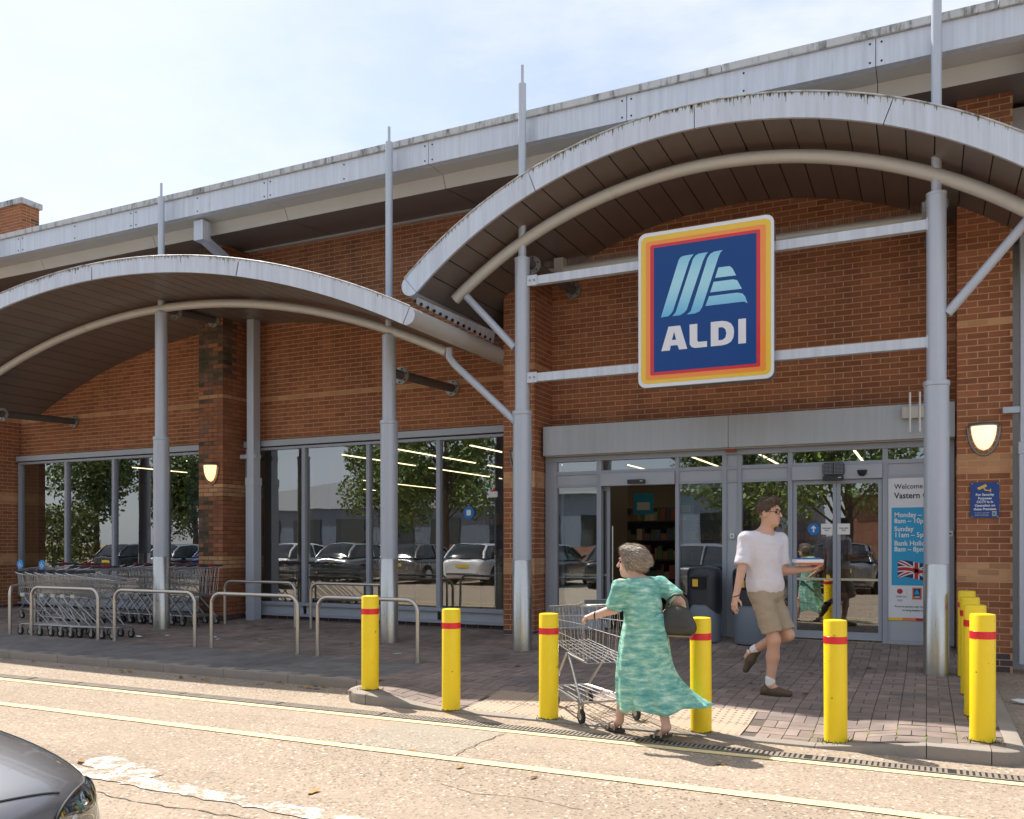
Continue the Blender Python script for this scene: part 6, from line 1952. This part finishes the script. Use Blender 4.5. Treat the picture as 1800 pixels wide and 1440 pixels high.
car0 = make_car('dark grey car with its nose at the bottom left corner of the road', 'paint_grey')
car0.location = (-4.48, 1.26, 0.0); car0.rotation_euler = (0, 0, R(4))
GC = 'cars parked across the road, reflected in the shop windows'
REF = [(-14.6, -4.2, 'paint_white', 'white car parked across the road, reflected in the middle window'), (-12.0, -4.4, 'paint_black', 'black car parked across the road beside the white one'),
       (-17.4, -4.3, 'paint_grey', 'grey car parked left of the white car in the reflection'), (-20.2, -4.2, 'paint_silver', 'silver car reflected low in the middle window at its left'),
       (-23.0, -4.3, 'paint_white', 'second white car reflected behind the dark pillar'), (-26.4, -4.2, 'paint_blue', 'blue car reflected beside the left column'),
       (-29.2, -4.3, 'paint_silver', 'silver car reflected in the left window'), (-32.2, -4.2, 'paint_black', 'black car reflected at the left of the left window'),
       (-9.2, -4.3, 'paint_black', 'black car reflected in the side light left of the open door'), (-6.2, -4.6, 'paint_white', 'white car reflected in the side light behind the bin'),
       (-2.4, -5.2, 'paint_grey', 'grey car reflected in the closed sliding doors'), (-18.5, -15.5, 'paint_red', 'red car in the far row of the reflection'), (-24.5, -15.5, 'paint_blue', 'dark blue car in the far row of the reflection'), (-13.2, -15.4, 'paint_silver', 'silver car in the far row of the reflection')]
protos = {}
for x, y, pnt, lab in REF:
    if pnt not in protos:
        c = copy_tree(car0, (x, y, 0), R(-90 + random.uniform(-1.5, 1.5)), lab, GC)
        if pnt != 'paint_grey':
            for ch in [c] + list(c.children_recursive):
                if ch.type == 'MESH' and ch.data.materials and ch.data.materials[0].name == 'paint_grey':
                    ch.data = ch.data.copy(); ch.data.materials[0] = MATS[pnt]
        protos[pnt] = c
    else:
        copy_tree(protos[pnt], (x, y, 0), R(-90 + random.uniform(-1.5, 1.5)), lab, GC)

# ================================================================== ACROSS THE ROAD (seen in the glass)
mat('bark', (0.09, 0.065, 0.045), 0.9, var=.3, vscale=8)
mat('foliage', (0.10, 0.17, 0.03), 0.55, rnd=0.45, var2=(0.20, 0.27, 0.05)); mat('foliage_dark', (0.075, 0.13, 0.03), 0.55, rnd=0.45, var2=(0.15, 0.20, 0.045))
mat('hedge_green', (0.10, 0.13, 0.025), 0.7, rnd=0.4, var2=(0.16, 0.19, 0.04))
def leaves(blobs, n, size, rng):
    vs = np.zeros((n * 4, 3)); w = np.array([b[1] ** 2 for b in blobs]); w = w / w.sum()
    ch = rng.choice(len(blobs), n, p=w)
    for i in range(n):
        c, r_ = blobs[ch[i]]
        d = rng.normal(size=3); d /= np.linalg.norm(d)
        p = np.array(c) + d * r_ * (rng.random() ** .35)
        u = rng.normal(size=3); u /= np.linalg.norm(u); v = np.cross(u, rng.normal(size=3)); v /= np.linalg.norm(v) + 1e-9
        s = size * rng.uniform(.6, 1.3)
        vs[i * 4:i * 4 + 4] = [p - u * s, p - v * s * .55, p + u * s, p + v * s * .55]
    m = MB(); m.v = [tuple(q) for q in vs]; m.f = [(4 * i, 4 * i + 1, 4 * i + 2, 4 * i + 3) for i in range(n)]
    return m
rngt = np.random.default_rng(5)
def tree(x, y, h, r_, label, m_='foliage', n=9000):
    t = thing('tree', label, 'tree', (x, y, 0), 0, 'trees across the road, reflected in the windows')
    tr = MB(); tr.tube([(0, 0, -.1), (.05, .03, h * .25), (-.04, .06, h * .55), (.03, 0, h * .8)], [.20, .15, .10, .04], 9)
    blobs = []
    for k in range(16):
        a = rngt.uniform(0, 6.28); rr = r_ * rngt.uniform(.25, .72); z = h * rngt.uniform(.38, .92)
        c = (rr * math.cos(a), rr * math.sin(a), z); blobs.append((c, r_ * rngt.uniform(.30, .50)))
        tr.tube([(0, 0, z * .62), (c[0] * .5, c[1] * .5, z * .85), c], [.06, .04, .012], 6)
    o = tr.build('trunk', 'bark', None, 50); o.parent = t
    o = leaves(blobs, n, .13, rngt).build('crown', m_, None); o.parent = t
for a in ((-21.5, -13.0, 9.5, 3.4, 'leafy tree reflected in the right end of the middle window'), (-3.0, -12.0, 9.0, 3.6, 'leafy tree reflected in the right closed door'), (-38, -13, 8, 3.2, 'leafy tree reflected in the left window by the column', 'foliage_dark'),
          (-45, -12, 9.5, 3.0, 'tall dark tree reflected in the left window', 'foliage_dark'), (-31, -22, 8.0, 3.0, 'loose tree reflected behind the left column'), (-9.0, -21, 9, 3.4, 'tree behind the parked cars reflected in the doorway glass', 'foliage_dark')):
    tree(*a)
hg = thing('hedge', 'clipped yellow green hedge reflected in the left window', 'hedge', (-43, -8.5, 0))
o = leaves([((-1.5 + i, 0, .6 + k * .8), .75) for i in range(4) for k in range(4)], 3000, .13, rngt).build('foliage', 'hedge_green', None); o.parent = hg
o = MB().tube([(0, 0, 0), (0, 0, 2.6)], .12, 8).build('stem', 'bark', None); o.parent = hg
mat('cladding', (0.15, 0.18, 0.23), 0.5, metal=.2, var=.06, vscale=.4); mat('shed_roof', (0.50, 0.53, 0.56), 0.4, metal=.3); mat('brick_far', (0.24, 0.11, 0.07), 0.9, var=.2, vscale=2)
def shed(x0, x1, y0, y1, h, label, m_='cladding'):
    t = thing('retail_shed', label, 'building', ((x0 + x1) / 2, (y0 + y1) / 2, 0), 0, 'buildings across the car park')
    L_, W_ = (x1 - x0) / 2, (y1 - y0) / 2
    o = MB().box(-L_, L_, -W_, W_, 0, h).build('wall', m_, None); o.parent = t
    r_ = MB(); r_.prism_y([(-L_ - .5, h), (L_ + .5, h), (L_ * .75, h + 1.6), (0, h + 2.6), (-L_ * .75, h + 1.6)], -W_ - .6, W_ + .6); o = r_.build('roof', 'shed_roof', None); o.parent = t
    o = MB().box(-L_ + .1, L_ - .1, W_, W_ + .12, 0, 1.2).build('plinth', 'brick_far', None); o.parent = t
    for k in range(int(L_ * 2 / 5)):
        xx = -L_ + 2 + k * 5
        o = MB().box(xx, xx + 3.2, W_ + .01, W_ + .08, 1.3, 3.6).build('window', 'car_glass', None); o.parent = t
shed(-62, -34, -62, -42, 4.6, 'grey retail shed with pale roof reflected in the left window')
shed(-31, -8, -60, -38, 5.2, 'grey retail shed with pale roof reflected in the middle window')
shed(-5, 26, -58, -36, 4.5, 'brick fronted shed reflected in the entrance glass', 'brick_far')
